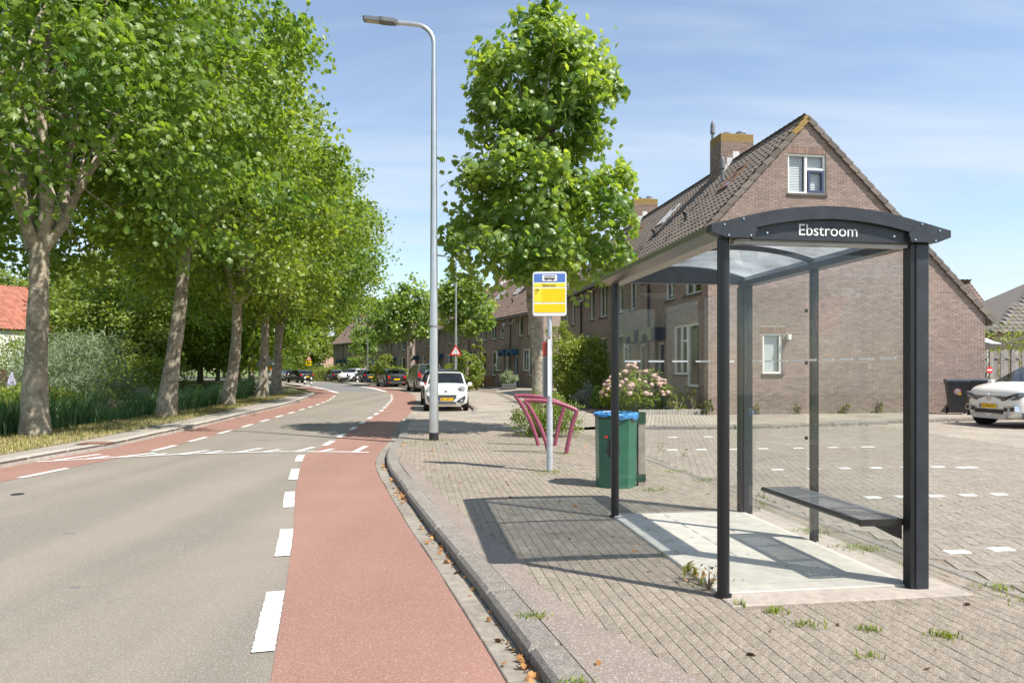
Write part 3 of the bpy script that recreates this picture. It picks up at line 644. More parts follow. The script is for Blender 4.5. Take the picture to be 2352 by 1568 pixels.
def window(parent, M, a0, a1, b0, b1, bars=(), frame='white_frame', sill=True, blind=None, curtain=False, rec=.07, fw=None, open_sash=False, poly=None, sash=None, pane=True, interior=True):
    f = MB(); c0, c1 = rec, rec + .07; fw = fw or WF[0]
    def bar(p, q, u, w): f.box(p, q, u, w, c0, c1, .5, M)
    bar(a0, a0 + fw, b0, b1); bar(a1 - fw, a1, b0, b1); bar(a0 + fw, a1 - fw, b0, b0 + fw); bar(a0 + fw, a1 - fw, b1 - fw, b1)
    for (p, q, u, w) in bars: f.box(p, q, u, w, c0 + .004, c1 - .004, .5, M)
    w_ = f.build('window', frame, parent)
    if pane:
        g = MB(); g.add([M(a0 + fw, b0 + fw, c0 + .04), M(a1 - fw, b0 + fw, c0 + .04), M(a1 - fw, b1 - fw, c0 + .04), M(a0 + fw, b1 - fw, c0 + .04)], [(0, 1, 2, 3)]); g.build('pane', 'window_glass', w_)
    if sash:
        s = MB(); p, q, u, w = sash
        for e in ((p, p + .07, u, w), (q - .07, q, u, w), (p + .07, q - .07, u, u + .07), (p + .07, q - .07, w - .07, w)): s.box(*e, c0 - .02, c1 - .01, .5, M)
        s.build('sash', 'blue_frame', w_)
    if open_sash:                                # top-hung vent light, pushed open
        s = MB(); dz = b1 - b0
        M2 = lambda a, b, c: M(a, b1 - (b1 - b) * .83, c0 - (b1 - b) * .56 + c)
        for e in ((a0 + .02, a0 + .07, b0, b1), (a1 - .07, a1 - .02, b0, b1), (a0 + .07, a1 - .07, b0, b0 + .05), (a0 + .07, a1 - .07, b1 - .05, b1)): s.box(*e, -.02, .02, .5, M2)
        s.build('sash', frame, w_)
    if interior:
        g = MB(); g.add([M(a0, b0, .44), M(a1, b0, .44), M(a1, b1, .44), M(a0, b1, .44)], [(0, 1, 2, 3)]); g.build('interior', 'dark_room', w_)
    if blind:
        g = MB()
        for (p, q, u, w) in blind:
            n = max(1, int((w - u) / .05))
            for i in range(n): z = u + (w - u) * i / n; g.add([M(p, z, c1 + .04), M(q, z, c1 + .04), M(q, z + (w - u) / n * .97, c1 + .055), M(p, z + (w - u) / n * .97, c1 + .055)], [(0, 1, 2, 3)])
        g.build('blind', 'blind', w_)
    if curtain:
        for p, q in ((a0 + fw, a0 + fw + (a1 - a0) * .13), (a1 - fw - (a1 - a0) * .13, a1 - fw)):
            n = 6; g = MB()
            g.add([M(p + (q - p) * i / n, z, c1 + .09 + .03 * (i % 2)) for i in range(n + 1) for z in (b0, b1)], [(2 * i, 2 * i + 2, 2 * i + 3, 2 * i + 1) for i in range(n)]); g.build('curtain', 'curtain', w_)
    if sill:
        s = MB(); s.box(a0 - .04, a1 + .04, b0 - .07, b0 - .002, -.05, .09, .5, M); s.build('sill', 'sill', w_)
    return w_
TP = [(0, .040), (.16, .050), (.30, .018), (.44, 0), (.74, 0), (.88, .016), (1.0, .040)]
def tile_geo(w, l, simple=False):
    vs = []; fs = []; n = len(TP)
    for t, h in TP: vs += [(t * w, 0, h + .030), (t * w, l, h - .004), (t * w, 0, h + .004)]
    for i in range(n - 1):
        a = 3 * i; fs += [(a, a + 3, a + 4, a + 1), (a + 2, a + 5, a + 3, a)]
    return vs, fs
tile_protos = {}
def tile_proto(m, k):
    if (m, k) not in tile_protos:
        mb = MB(); mb.add(*tile_geo(.29, .375), k / 7); o = mb.build('tile', m); tile_protos[(m, k)] = o.data; bpy.data.objects.remove(o)
    return tile_protos[(m, k)]
def roof(parent, y0, y1, front_m, single, r, m='tile', back=True):
    deck = MB(); x0 = -.30; z0 = HF + .04 + FS * x0
    poly = [(x0, z0), (RX, RZ + .04), (HD + .28, HR + .04 - BS * .28), (HD + .28, HR - .08 - BS * .28), (RX, RZ - .1), (x0, z0 - .10)]
    deck.prism(poly, y0, y1, lambda a, b, c: (a, c, b)); dk = deck.build('roof', 'gutter_wood', parent)
    ang = math.atan(FS); sl = math.hypot(RX - x0, RZ + .04 - z0); rows = int(sl / .33) + 1; cols = round((y1 - y0) / .29); cw = (y1 - y0) / cols
    vs, fs = tile_geo(cw, .375); mb = MB()
    up = Vector((math.cos(ang), 0, math.sin(ang))); nr = Vector((-math.sin(ang), 0, math.cos(ang))); st = Vector((x0 - .04, 0, z0)) + nr * .012
    for i in range(rows):
        for j in range(cols):
            o = st + up * (i * .33) + Vector((0, y1 - j * cw, 0)); t = min(1, max(0, r.gauss(.5, .22)))
            if single:
                ob = link('tile', tile_proto(m, round(t * 7)), dk); ob.matrix_local = Matrix(((0, up.x, nr.x, o.x), (-1, 0, 0, o.y), (0, up.z, nr.z, o.z), (0, 0, 0, 1)))
            else: mb.add([o + Vector((0, -v[0], 0)) + up * v[1] + nr * v[2] for v in vs], fs, t)
    if not single: tag(mb.build('tile_field', m, dk), kind='stuff')
    if back:
        ab = math.atan(BS); sl = math.hypot(HD + .3 - RX, (HD + .3 - RX) * BS); rows = int(sl / .33) + 1
        up = Vector((-math.cos(ab), 0, math.sin(ab))); nr = Vector((math.sin(ab), 0, math.cos(ab))); st = Vector((HD + .32, 0, HR + .04 - BS * .3)) + nr * .012; mb = MB()
        for i in range(rows):
            for j in range(cols):
                o = st + up * (i * .33) + Vector((0, y0 + j * cw, 0)); mb.add([o + Vector((0, v[0], 0)) + up * v[1] + nr * v[2] for v in vs], fs, r.random())
        tag(mb.build('rear_tile_field', m, dk), kind='stuff')
    n = max(1, round((y1 - y0) / .42)); step = (y1 - y0) / n
    for i in range(n):
        g = MB(); a = y0 + i * step
        ring = lambda R_, y: [(RX + R_ * math.cos(t), y, RZ + .02 + R_ * math.sin(t)) for t in np.linspace(-.35, math.pi + .35, 9)]
        A = ring(.125, a - .03); B = ring(.11, a + step); g.add(A + B, [(k, k + 1, 10 + k, 9 + k) for k in range(8)] + [tuple(range(9))], r.random())
        g.build('ridge_tile', 'lichen' if (single and i < 1) else ('verge' if m == 'tile' else m), dk)
    return dk
def verge_tiles(rf, yv, r, side=-1):
    for sl, (xa, za), (xb, zb) in ((0, (-.32, HF + .04 - FS * .32), (RX, RZ + .06)), (1, (HD + .3, HR + .06 - BS * .3), (RX, RZ + .06))):
        d = Vector((xb - xa, zb - za)); L = d.length; d.normalize(); n = Vector((-d.y, d.x)) if sl == 0 else Vector((d.y, -d.x)); k = round(L / .34); st = L / k
        for i in range(k):
            g = MB(); a = Vector((xa, za)) + d * (i * st)
            def M(u, w, y): q = a + d * u + n * (w + .034 * (1 - u / st)); return (q.x, y, q.y)
            t = r.random()
            g.box(-.03, st, .0, .045, yv - .075, yv + .13, t, M); g.box(-.03, st, -.115, .0, yv - .075, yv - .04, t, M)
            g.build('verge_tile', 'lichen' if (i >= k - 2 and sl == 0) else 'verge', rf)
def chimney(parent, r, x0, x1, y0, y1, top, dk, fancy=True):
    c = MB(); c.box(x0, x1, y0, y1, RZ - 2.2, top - .02); ch = c.build('chimney', 'mortar', dk)
    if fancy:
        lo = MB(); hi = MB(); cut = top - .32
        for mb, z0, z1 in ((lo, RZ - 1.4, cut), (hi, cut, top)):
            courses(mb, lambda z: [(x0, x1)], z0, z1, lambda a, b, c: (a, y0 + c, b), r, tmid=.35)
            courses(mb, lambda z: [(y0, y1)], z0, z1, lambda a, b, c: (x0 + c, a, b), r, tmid=.35)
            courses(mb, lambda z: [(x0, x1)], z0, z1, lambda a, b, c: (a, y1 - c, b), r, tmid=.35)
        tag(lo.build('brickwork', 'brick_pale', ch), kind='stuff'); tag(hi.build('lichen_brickwork', 'lichen', ch), kind='stuff')
        s = MB()
        for i in range(5): z = RZ - .05 - i * .27; w = .26 * (i + 1); s.box(x0 - .012, x0 + .0, y0 - .013, y0 + .3, z - .35, z, .5) if i > 9 else None
        for i in range(5):
            xx = x0 + .0 + i * .24; zz = HF + .04 + FS * xx
            if xx < RX: s.box(xx, min(xx + .26, x1), y0 - .016, y0 - .004, zz - .1, zz + .55, .5)
        s.build('flashing', 'lead', ch)
        for x, h, q in ((x0 + .45, .16, .11), (x0 + .75, .10, .10), (x0 + 1.05, .22, .15)):
            p = MB(); p.lathe([(q, top - .05), (q, top + h - .05), (q * 1.3, top + h - .05), (q * 1.3, top + h)], (x, (y0 + y1) / 2, 0), 12); p.build('chimney_pot', 'galv' if q > .12 else 'lamp_grey', ch, True)
    return ch
def house(name, label, kind, loc, rz, r, mirror=False, end=False, far_end=False, bricks=False, single=False, tilem='tile', cano='canopy_navy', canoF=None, chim=False, group=None, arch=False, door='door_dark', simple=False):
    t = thing(name, label, 'house', loc, rz, group)
    my = (lambda y: HW - y) if mirror else (lambda y: y)
    M = lambda a, b, c: (c, my(a), b)
    lw = (.69, 2.89, .82, 2.855); uw = (.5, 1.87, 3.8, 5.4); u2 = (2.75, 3.65, 3.8, 5.4); sw = (4.3, 4.78, 4.72, 5.34); dr = (3.73, 4.62, 0, 2.36)
    hole = [[(.69, .82), (1.75, .82), (1.75, 1.2), (2.89, 1.2), (2.89, 2.855), (.69, 2.855)], rect(*uw), rect(*u2), rect(*sw), [(dr[0], 0.02), (dr[1], 0.02), (dr[1], dr[3]), (dr[0], dr[3])]]
    w = MB(); plate(w, rect(0, HW, 0, HF), hole, .45, M)
    wall = w.build('wall', 'mortar' if bricks else 'wall_far', t)
    if bricks:
        mb = MB(); hr = [(.69, 1.75, .82, 2.855), (1.75, 2.89, 1.2, 2.855), uw, u2, sw, dr]
        courses(mb, lambda z: minus([(0.0, HW)], hr, z), 0, HF - .02, M, r, tmid=.4); tag(mb.build('brickwork', 'brick', wall), kind='stuff')
    window(t, M, .69, 1.75, .82, 2.855, curtain=False)
    window(t, M, 1.755, 2.89, 1.2, 2.855, bars=[(2.25, 2.30, 1.25, 2.8), (1.8, 2.25, 2.3, 2.35)], curtain=not simple)
    window(t, M, *uw, bars=[(1.2, 1.25, 3.85, 5.35)], curtain=True); window(t, M, *u2, curtain=not simple)
    window(t, M, *sw, open_sash=r.random() < .5, sill=not simple)
    d = MB(); d.box(dr[0] + .08, dr[1] - .08, .03, dr[3] - .08, .20, .25, .5, M); dd = d.build('door', door, t)
    f = MB()
    for e in ((dr[0], dr[0] + .08, 0.02, dr[3]), (dr[1] - .08, dr[1], .02, dr[3]), (dr[0] + .08, dr[1] - .08, dr[3] - .08, dr[3])): f.box(*e, .12, .24, .5, M)
    f.build('frame', 'door_white', dd)
    h = MB(); h.box(dr[0] + .16, dr[0] + .20, 1.0, 1.14, .15, .2, .5, M); h.build('handle', 'chrome', dd)
    g = MB(); g.add([M(dr[0] + .3, .5, .196), M(dr[1] - .3, .5, .196), M(dr[1] - .3, 2.1, .196), M(dr[0] + .3, 2.1, .196)], [(0, 1, 2, 3)]); g.build('pane', 'lens_dark', dd)
    if arch:          # white rounded canopy
        g = MB(); n = 10
        P = [(.62 * math.cos(q), .5 * math.sin(q)) for q in np.linspace(0, math.pi, n)]
        g.add([M(4.2 + p, 2.55 + q, c) for c in (-.75, 0) for p, q in P], [(i, i + 1, n + i + 1, n + i) for i in range(n - 1)] + [tuple(range(n))]); cp = g.build('canopy', 'roof_glass', t)
        g = MB()
        for c in (-.78, -.02): g.tube([M(4.2 + p * 1.02, 2.55 + q * 1.02, c) for p, q in P], .035, 6)
        g.tube([M(3.56, 2.55, -.78), M(4.84, 2.55, -.78)], .04, 6); g.build('canopy_frame', 'white_frame', cp)
    else:
        ca0, ca1, cz0, cz1 = 3.62, 4.92, 2.40, 2.86; g = MB(); mid = (ca0 + ca1) / 2
        arcp = [(mid + .36 * math.cos(q), cz0 + .27 * math.sin(q)) for q in np.linspace(0, math.pi, 9)]
        front = [(ca0, cz0)] + arcp[::-1] + [(ca1, cz0), (ca1, cz1), (ca0, cz1)]
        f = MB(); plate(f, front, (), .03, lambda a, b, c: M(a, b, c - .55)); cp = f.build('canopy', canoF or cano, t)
        g = MB(); g.box(ca0, ca0 + .03, cz0, cz1, -.52, 0, .5, M); g.box(ca1 - .03, ca1, cz0, cz1, -.52, 0, .5, M); g.box(ca0 + .03, ca1 - .03, cz1 - .04, cz1 - .003, -.52, 0, .5, M); g.build('canopy_side', cano, cp)
        g = MB(); g.box(ca0 - .02, ca1 + .02, cz1, cz1 + .03, -.57, 0, .5, M); g.build('canopy_cap', 'gutter_wood', cp)
    l = MB(); l.box(dr[1] + .14, dr[1] + .24, 1.75, 1.95, -.09, -.012, .5, M); l.build('wall_lamp', 'lamp_grey', t)
    if mirror is False:
        p = MB(); p.tube([(-.07, HW - .01, .02), (-.07, HW - .01, 5.1), (-.22, HW - .01, 5.32)], .042, 8); dp = p.build('downpipe', 'black_pipe', t)
        
        for z in (.9, 2.6, 4.3): b = MB(); b.box(-.115, 0, HW - .065, HW + .045, z, z + .04); b.build('pipe_bracket', 'black_pipe', dp)
    g = MB(); z0 = HF + .04 - FS * .30; g.box(-.44, -.30, 0, HW, z0 - .16, z0 + .01); gt = g.build('gutter', 'gutter_wood', t)
    if bricks:
        for k in range(8): b = MB(); y = .3 + k * .65; b.box(-.30, -.02, y, y + .04, z0 - .14, z0 - .115); b.box(-.30, -.27, y, y + .04, z0 - .24, z0 - .14); b.build('gutter_bracket', 'car_trim', gt)
    f = MB(); f.box(-.30, 0, 0, HW, z0 - .10, z0 - .06); f.build('soffit', 'gutter_wood', t)
    b = MB(); b.box(HD - .3, HD, 0, HW, 0, HR - .05); b.build('rear_wall', 'wall_far', t)
    gp = [(0, 0), (HD, 0), (HD, HR), (RX, RZ), (0, HF)]
    rf = roof(t, 0, HW, 0, single, r, tilem, back=bricks)
    if end and not bricks:
        e = MB(); e.prism(gp, .0, .25, Gm); e.build('end_wall', 'wall_far_side', t); verge_tiles(rf, -.02, r)
    if far_end:
        e = MB(); e.prism(gp, HW - .25, HW - .002, Gm); e.build('end_wall', 'wall_far_side', t)
    if chim: chimney(t, r, 2.7, 4.02, HW - .3, HW + .66, 10.36, rf, fancy=True)
    # roof fittings
    def onroof(x, y): return Vector((x, y, HF + .09 + FS * x))
    if not simple or r.random() < .7:
        s = MB(); ang = math.atan(FS); up = Vector((math.cos(ang), 0, math.sin(ang))); nr = Vector((-math.sin(ang), 0, math.cos(ang)))
        def SM(o): return lambda a, b, c: tuple(o + Vector((0, a, 0)) + up * b + nr * c)
        o = onroof(1.55, my(2.2) - .4); 
        for e in ((0, .06, 0, 1.1), (.74, .8, 0, 1.1), (.06, .74, 0, .06), (.06, .74, 1.04, 1.1)): s.box(*e, 0, .11, .5, SM(o))
        sk = s.build('skylight', 'lead' if r.random() < .6 else 'wood_brown', rf)
        g = MB(); g.add([SM(o)(a, b, .08) for a, b in ((.06, .06), (.74, .06), (.74, 1.04), (.06, 1.04))], [(0, 1, 2, 3)]); g.build('pane', 'lens_dark', sk)
    v = MB(); o = onroof(.75, my(3.6)); v.tube([o, o + Vector((0, 0, .35))], .05, 8); v.tube([o + Vector((0, 0, .33)), o + Vector((-.1, 0, .40))], .07, 8); v.build('roof_vent', 'black_pipe', rf, True)
    return t, rf, wall

HA = R(8.5); hr = random.Random(3)
C0 = Vector((6.0, 21.74)); hy = Vector((-math.sin(HA), math.cos(HA)))
labs = ['brick end house with a bare gable wall beside the parking court', 'row house with a navy door canopy beside the hydrangea', 'row house with a white rounded door canopy behind the conifer', 'row house at the far end of the near terrace, behind the conifer']
B1 = []
for i in range(4):
    p = C0 + hy * (HW * i)
    B1.append(house('terraced_house', labs[i], 'A', (p.x, p.y, .1), HA, hr, mirror=i % 2 == 1, bricks=True, single=i == 0, chim=i % 2 == 0, canoF='canopy_olive_reflection', arch=i == 2, far_end=i == 3))
    B1[-1][0]['group'] = 'terraced houses along the road'
# gable wall of the end house
t, rf, wall = B1[0]
gp = [(0, 0), (HD, 0), (HD, HR), (RX, RZ), (0, HF)]
gw = (2.63, 3.91, 6.86, 8.11); lw = (1.79, 2.45, 1.24, 2.49)
g = MB(); plate(g, gp, [rect(*gw), rect(*lw)], .45, Gm); gwall = g.build('gable_wall', 'mortar', t)
def giv(z):
    xa = 0 if z < HF else (z - HF) / FS
    xb = HD if z < HR else HD - (z - HR) / BS
    rowl = [(gw[0] - .1, gw[1] + .1, gw[3], gw[3] + .2), (lw[0] - .1, lw[1] + .1, lw[3], lw[3] + .2)]
    return minus([(xa, xb)], [gw, lw] + rowl, z) if xb - xa > .2 else []
rr = random.Random(8); tmp = MB(); br = courses(tmp, giv, 0, RZ - .1, Gm, rr, tmid=.5)
first = sorted(range(len(br)), key=lambda i: math.hypot(br[i][0] - 1.2, br[i][2] * 1.5 - 2.2))[:300]; fs_ = set(first)
rest = MB()
bm_ = {}
for i, (p, q, u, w, tn) in enumerate(br):
    if i in fs_:
        key = (round(q - p, 2), round(tn * 5))
        if key not in bm_:
            m_ = MB(); L = q - p; m_.add([(x, y, z) for x, y, z in ((0, .01, 0), (L, .01, 0), (L, .01, .0525), (0, .01, .0525), (0, -.008, 0), (L, -.008, 0), (L, -.008, .0525), (0, -.008, .0525))], [(4, 5, 6, 7), (0, 1, 5, 4), (1, 2, 6, 5), (2, 3, 7, 6), (3, 0, 4, 7)], round(tn * 5) / 5)
            o = m_.build('brick', 'brick'); bm_[key] = o.data; bpy.data.objects.remove(o)
        link('brick', bm_[key], gwall, (p, 0, u))
    else:
        d = -.007 - rr.uniform(0, .003)
        rest.add([Gm(p, u, .01), Gm(q, u, .01), Gm(q, w, .01), Gm(p, w, .01), Gm(p, u, d), Gm(q, u, d), Gm(q, w, d), Gm(p, w, d)], [(4, 5, 6, 7), (0, 1, 5, 4), (1, 2, 6, 5), (2, 3, 7, 6), (3, 0, 4, 7)], tn)
tag(rest.build('brickwork', 'brick', gwall), kind='stuff')
for q in (gw, lw):                          # soldier course over each opening
    k = int((q[1] - q[0] + .2) / .0625)
    for i in range(k):
        b = MB(); a = q[0] - .1 + i * (q[1] - q[0] + .2) / k; b.box(a + .004, a + .058, -.008, .01, q[3] + .004, q[3] + .196, rr.random()); b.build('soldier_brick', 'rowlock', gwall)
window(t, Gm, *gw, bars=[(3.22, 3.30, gw[2] + .05, gw[3] - .05), (3.30, 3.86, 7.62, 7.68)], blind=[(2.68, 3.2, gw[2] + .06, gw[3] - .06), (3.32, 3.85, gw[2] + .06, 7.6), (3.32, 3.85, 7.69, gw[3] - .06)], sash=(3.32, 3.86, gw[2] + .05, 7.61), rec=.05)
window(t, Gm, *lw, bars=[(2.36, 2.41, lw[2], lw[3])], blind=[(1.84, 2.36, lw[2] + .05, lw[3] - .06)], rec=.04)
l = MB(); l.box(2.56, 2.66, -.16, -.012, 2.3, 2.46); l.build('wall_lamp', 'plaster_white', t)
verge_tiles(rf, -.02, hr)
v = MB(); o = Vector((2.15, 3.6, HF + .1 + FS * 2.15)); v.tube([o, o + Vector((0, 0, .75))], .06, 10); v.lathe([(.09, .5), (.1, .62), (.085, .7), (.1, .78), (.05, .92)], tuple(o), 12); v.build('flue_pipe', 'lamp_grey', rf, True)
v = MB(); o = Vector((2.75, 5.75, 10.3)); v.tube([o - Vector((0, 0, .4)), o + Vector((0, 0, .35))], .06, 10); v.lathe([(.1, .3), (.1, .44), (.085, .5), (.1, .6), (.04, .78)], tuple(o), 12); v.build('flue_pipe', 'lamp_grey', rf, True)
s = MB(); s.box(-.46, -.2, -.16, -.02, 5.32, 5.42); s.build('gutter_end', 'white_frame', t)

# the terrace further on and the one round the bend
WF[0] = .10
def terrace(start, ang, n, group, labels, proto_seed, skip=()):
    d = Vector((-math.sin(ang), math.cos(ang))); r = random.Random(proto_seed); protos = {}
    for i in range(n):
        p = Vector(start) + d * (HW * i); key = (i % 2, i == 0, i == n - 1)
        if key in protos:
            c = copy_tree(protos[key]); c.location = (p.x, p.y, .1)
        else:
            c = house('terraced_house', '', 'B', (p.x, p.y, .1), ang, r, mirror=i % 2 == 1, end=i == 0, far_end=i == n - 1, chim=i % 2 == 0, tilem='tile_brown', cano='canopy_blue', simple=True, door='door_white' if i % 2 else 'canopy_blue')[0]; protos[key] = c
        tag(c, labels[min(i, len(labels) - 1)], 'house', group)
terrace((1.82, 50.3), R(21.3), 7, 'houses of the middle terrace', ['brown-roofed row house with a sunlit end wall beyond the conifer hedge', 'brown-roofed row house with blue door canopy in the terrace beyond the conifers'], 11)
terrace((-13.7, 92.6), R(31.4), 6, 'houses of the far terrace', ['brown-roofed row house in the terrace at the bend of the road'], 12)

def cottage(name, label, loc, rz, w, d, hw, hr_, wallm, tilem, wins=(), fascia='white_frame', group=None):
    """gabled house: w along local x (ridge direction y), d along y"""
    t = thing(name, label, 'house', loc, rz, group); g = MB()
    g.prism([(0, 0), (w, 0), (w, hw), (w / 2, hr_), (0, hw)], 0, d, Gm); g.build('wall', wallm, t)
    ang = math.atan((hr_ - hw) / (w / 2)); L = (w / 2 + .35) / math.cos(ang); r = random.Random(len(label))
    for s in (0, 1):
        k = MB(); sg = 1 if s == 0 else -1; up = Vector((sg * math.cos(ang), 0, math.sin(ang))); nr = Vector((-sg * math.sin(ang), 0, math.cos(ang)))
        st = Vector((-.35 if s == 0 else w + .35, 0, hw - .35 * math.tan(ang) + .06)); rows = int(L / .33); cols = int((d + .4) / .3)
        k.add([st + Vector((0, -.2, 0)) - nr * .05, st + Vector((0, d + .2, 0)) - nr * .05, st + up * L + Vector((0, d + .2, 0)) - nr * .05, st + up * L + Vector((0, -.2, 0)) - nr * .05], [(0, 1, 2, 3)])
        vs, fs = tile_geo(.3, .375)
        for i in range(rows + 1):
            for j in range(cols):
                o = st + up * (i * .33) + Vector((0, -.2 + j * .3 + (.3 if s == 0 else 0), 0)); k.add([o + Vector((0, (-v[0] if s == 0 else v[0]), 0)) + up * v[1] + nr * v[2] for v in vs], fs, r.random())
        tag(k.build('roof_slope', tilem, t), kind='stuff')
    for s in (-1, 1):
        for yy in (-.22, d + .2): b = MB(); b.prism([(w / 2, hr_ + .1), (w / 2 + s * (w / 2 + .35), hw - .35 * math.tan(ang) + .1), (w / 2 + s * (w / 2 + .35), hw - .35 * math.tan(ang) - .1), (w / 2, hr_ - .1)], yy, yy + .03, Gm); b.build('bargeboard', fascia, t)
    for (face, a0, a1, b0, b1) in wins:
        M = Gm if face == 'g' else Fm
        window(t, lambda a, b, c: M(a, b, c - .14), a0, a1, b0, b1, rec=.05, interior=False, pane=False); q = MB(); q.add([M(a, b, -.045) for a, b in rect(a0 + .05, a1 - .05, b0 + .05, b1 - .05)], [(0, 1, 2, 3)]); q.build('pane', 'lens_dark', t)
    return t
cottage('garden_house', 'white house with an orange tiled roof across the canal', (-52.6, 66.5, -.15), R(-35), 11, 11, 5.2, 9.2, 'plaster_white', 'tile_red', [('g', 8.6, 10.2, .4, 2.6), ('g', 6.6, 7.8, .5, 2.4), ('g', 8.8, 10, 3.4, 4.8)])
t = thing('neighbour_house', 'house with a hipped dark grey tiled roof rising above the garden hedge', 'house', (23, 34, .1))
g = MB(); g.box(.3, 11.7, .3, 8.7, 0, 3.2); g.build('wall', 'wall_far_side', t)
Hp = [(0, 0, 3.1), (12, 0, 3.1), (12, 9, 3.1), (0, 9, 3.1), (6, 4.5, 6.5), (9, 4.5, 6.5)]
g = MB(); g.add(Hp, [(0, 1, 5, 4), (1, 2, 5), (2, 3, 4, 5), (3, 0, 4), (3, 2, 1, 0)]); hrf = g.build('roof', 'tile_grey', t)
g = MB(); vs, fs = tile_geo(.3, .375); L_ = math.hypot(4.5, 3.4); up = Vector((0, 4.5 / L_, 3.4 / L_)); nr = Vector((0, -3.4 / L_, 4.5 / L_))
for i in range(int(L_ / .33)):
    u = i * .33 / L_
    for k in range(40):
        xx = k * .3
        if xx < 6 * u - .1 or xx > 12 - 3 * u - .3: continue
        o = Vector((xx, 0, 3.12)) + up * (i * .33); g.add([o + Vector((v[0], 0, 0)) + up * v[1] + nr * v[2] for v in vs], fs, hr.random())
tag(g.build('tile_field', 'tile_grey', hrf), kind='stuff')
cottage('neighbour_house', 'low brown-tiled house just behind the bare gable wall', (29.8, 43.5, .1), R(90), 6, 14, 4.0, 6.9, 'wall_far', 'tile_brown', [], 'tile_brown')
cottage('distant_house', 'pink brick house with a white shopfront beyond the bend', (-50, 150, -.1), R(20), 26, 12, 5.5, 9, 'pink_wall', 'tile_red', [('g', 2, 10, .5, 2.6)])
# ---------------------------------------------------------------- bus shelter
def wtext(name, body, width, m, parent, mtx, depth=.001):
    o = text(name, body, 1.0, m, parent, Matrix.Identity(4), depth)
    xs = [v.co.x for v in o.data.vertices]; zs = [v.co.y for v in o.data.vertices]
    cxm = (max(xs) + min(xs)) / 2; cym = (max(zs) + min(zs)) / 2; k = width / (max(xs) - min(xs))
    o.data.transform(mtx @ Matrix.Diagonal((k, k, 1, 1)) @ Matrix.Translation((-cxm, -cym, 0))); return o
def face_y(x, y, z): return Matrix.Translation((x, y, z)) @ Matrix.Rotation(R(90), 4, 'X')     # text standing up, read from -y
sh = thing('bus_shelter', 'dark grey bus shelter with curved roof and glass walls over a pale slab', 'bus shelter', (SH0.x, SH0.y, 0), SHA)
XZ = lambda a, b, c: (a, c, b)
top = lambda x: 2.566 - .215 * (x - .7225) ** 2
b = MB(); xs = np.linspace(.10, 1.345, 17)
b.prism([(x, top(x)) for x in xs] + [(x, top(x) - .083 - .012 * abs(x - .7225)) for x in xs[::-1]], -.10, -.03, XZ); fa = b.build('fascia', 'shelter_paint', sh)
for s in (0, 1):
    mx_ = (lambda x: x) if s == 0 else (lambda x: 1.445 - x)
    P = [(-.125, 2.428), (.098, top(.098)), (.185, 2.40), (.165, 2.346), (-.03, 2.346), (-.125, 2.382)]
    b = MB(); b.prism([(mx_(x), z) for x, z in P], -.104, -.02, XZ); e = b.build('end_cap', 'shelter_paint', fa)
    for x, z in ((-.04, 2.425), (.09, 2.465), (.14, 2.36), (-.01, 2.357)):
        q = MB(); q.lathe([(.006, -.109), (.006, -.103)], (mx_(x), 0, z), 8, axis='y'); q.build('screw', 'chrome', e)
b = MB(); xs = np.linspace(.188, 1.257, 17)
b.prism([(.168, 2.343), (1.277, 2.343)] + [(x, top(x) - .083 - .012 * abs(x - .7225)) for x in xs[::-1]], -.068, -.03, XZ); nb = b.build('name_board', 'shelter_paint', sh)
wtext('stop_name', 'Ebstroom', .415, 'sign_white', nb, face_y(.70, -.070, 2.412), .0015)
for x in (.27, 1.175): q = MB(); q.lathe([(.007, -.074), (.007, -.068)], (x, 0, 2.385), 8, axis='y'); q.build('screw', 'chrome', nb)
b = MB(); b.box(.06, 1.42, -.028, .03, 2.318, 2.343); b.build('crossbeam', 'shelter_alu', sh)
prof = [(-.125, 2.425), (-.125, 2.384), (-.03, 2.348), (.09, 2.346), (.09, 2.40), (.03, 2.455)]
for s in (0, 1):
    mx_ = (lambda x: x) if s == 0 else (lambda x: 1.445 - x)
    b = MB(); b.prism([(mx_(x), z) for x, z in prof], -.02, 2.60, XZ); b.build('edge_beam', 'shelter_alu' if s == 0 else 'shelter_paint', sh)
b = MB(); xs = np.linspace(.03, 1.415, 21)
b.prism([(x, top(x)) for x in np.linspace(-.1, 1.545, 17)] + [(1.46, 2.375), (-.02, 2.375)], 2.57, 2.64, XZ); b.build('far_fascia', 'shelter_paint', sh)
for y in (1.27,):
    b = MB(); b.prism([(x, top(x) - .018) for x in xs] + [(x, top(x) - .055) for x in xs[::-1]], y, y + .045, XZ); b.build('rib', 'shelter_paint', sh)
b = MB(); b.add([(x, y, top(x) - z) for z in (.010, .015) for y in (-.025, 2.565) for x in xs], [(k * 42 + i, k * 42 + i + 1, k * 42 + 22 + i, k * 42 + 21 + i) for k in (0, 1) for i in range(20)]); b.build('roof_glazing', 'roof_glass', sh, True)
for y in (0, 2.52):
    b = MB(); b.tube([(0, y, .0), (0, y, 2.35)], .04, 18); p = b.build('post', 'shelter_black', sh, True)
    b = MB(); b.tube([(0, y, .0), (0, y, .02)], .055, 18); b.build('post_foot', 'shelter_black', p)
for y in (0, 2.52):
    b = MB(); b.box(1.350, 1.448, y - .055, y + .075, .0, 2.346); p = b.build('post', 'shelter_paint', sh)
    b = MB(); b.box(1.316, 1.348, y - .045, y + .03, .0, 2.343); b.build('glazing_channel', 'shelter_black', p)
    bv = p.modifiers.new('bevel', 'BEVEL'); bv.width = .008; bv.segments = 2
b = MB(); b.box(1.395, 1.455, 1.28, 1.325, .0, 2.36); b.build('post', 'shelter_black', sh)
b = MB(); b.tube([(1.40, 1.27, .0), (1.40, 1.27, .36)], .022, 10); b.build('post_sleeve', 'shelter_black', sh)
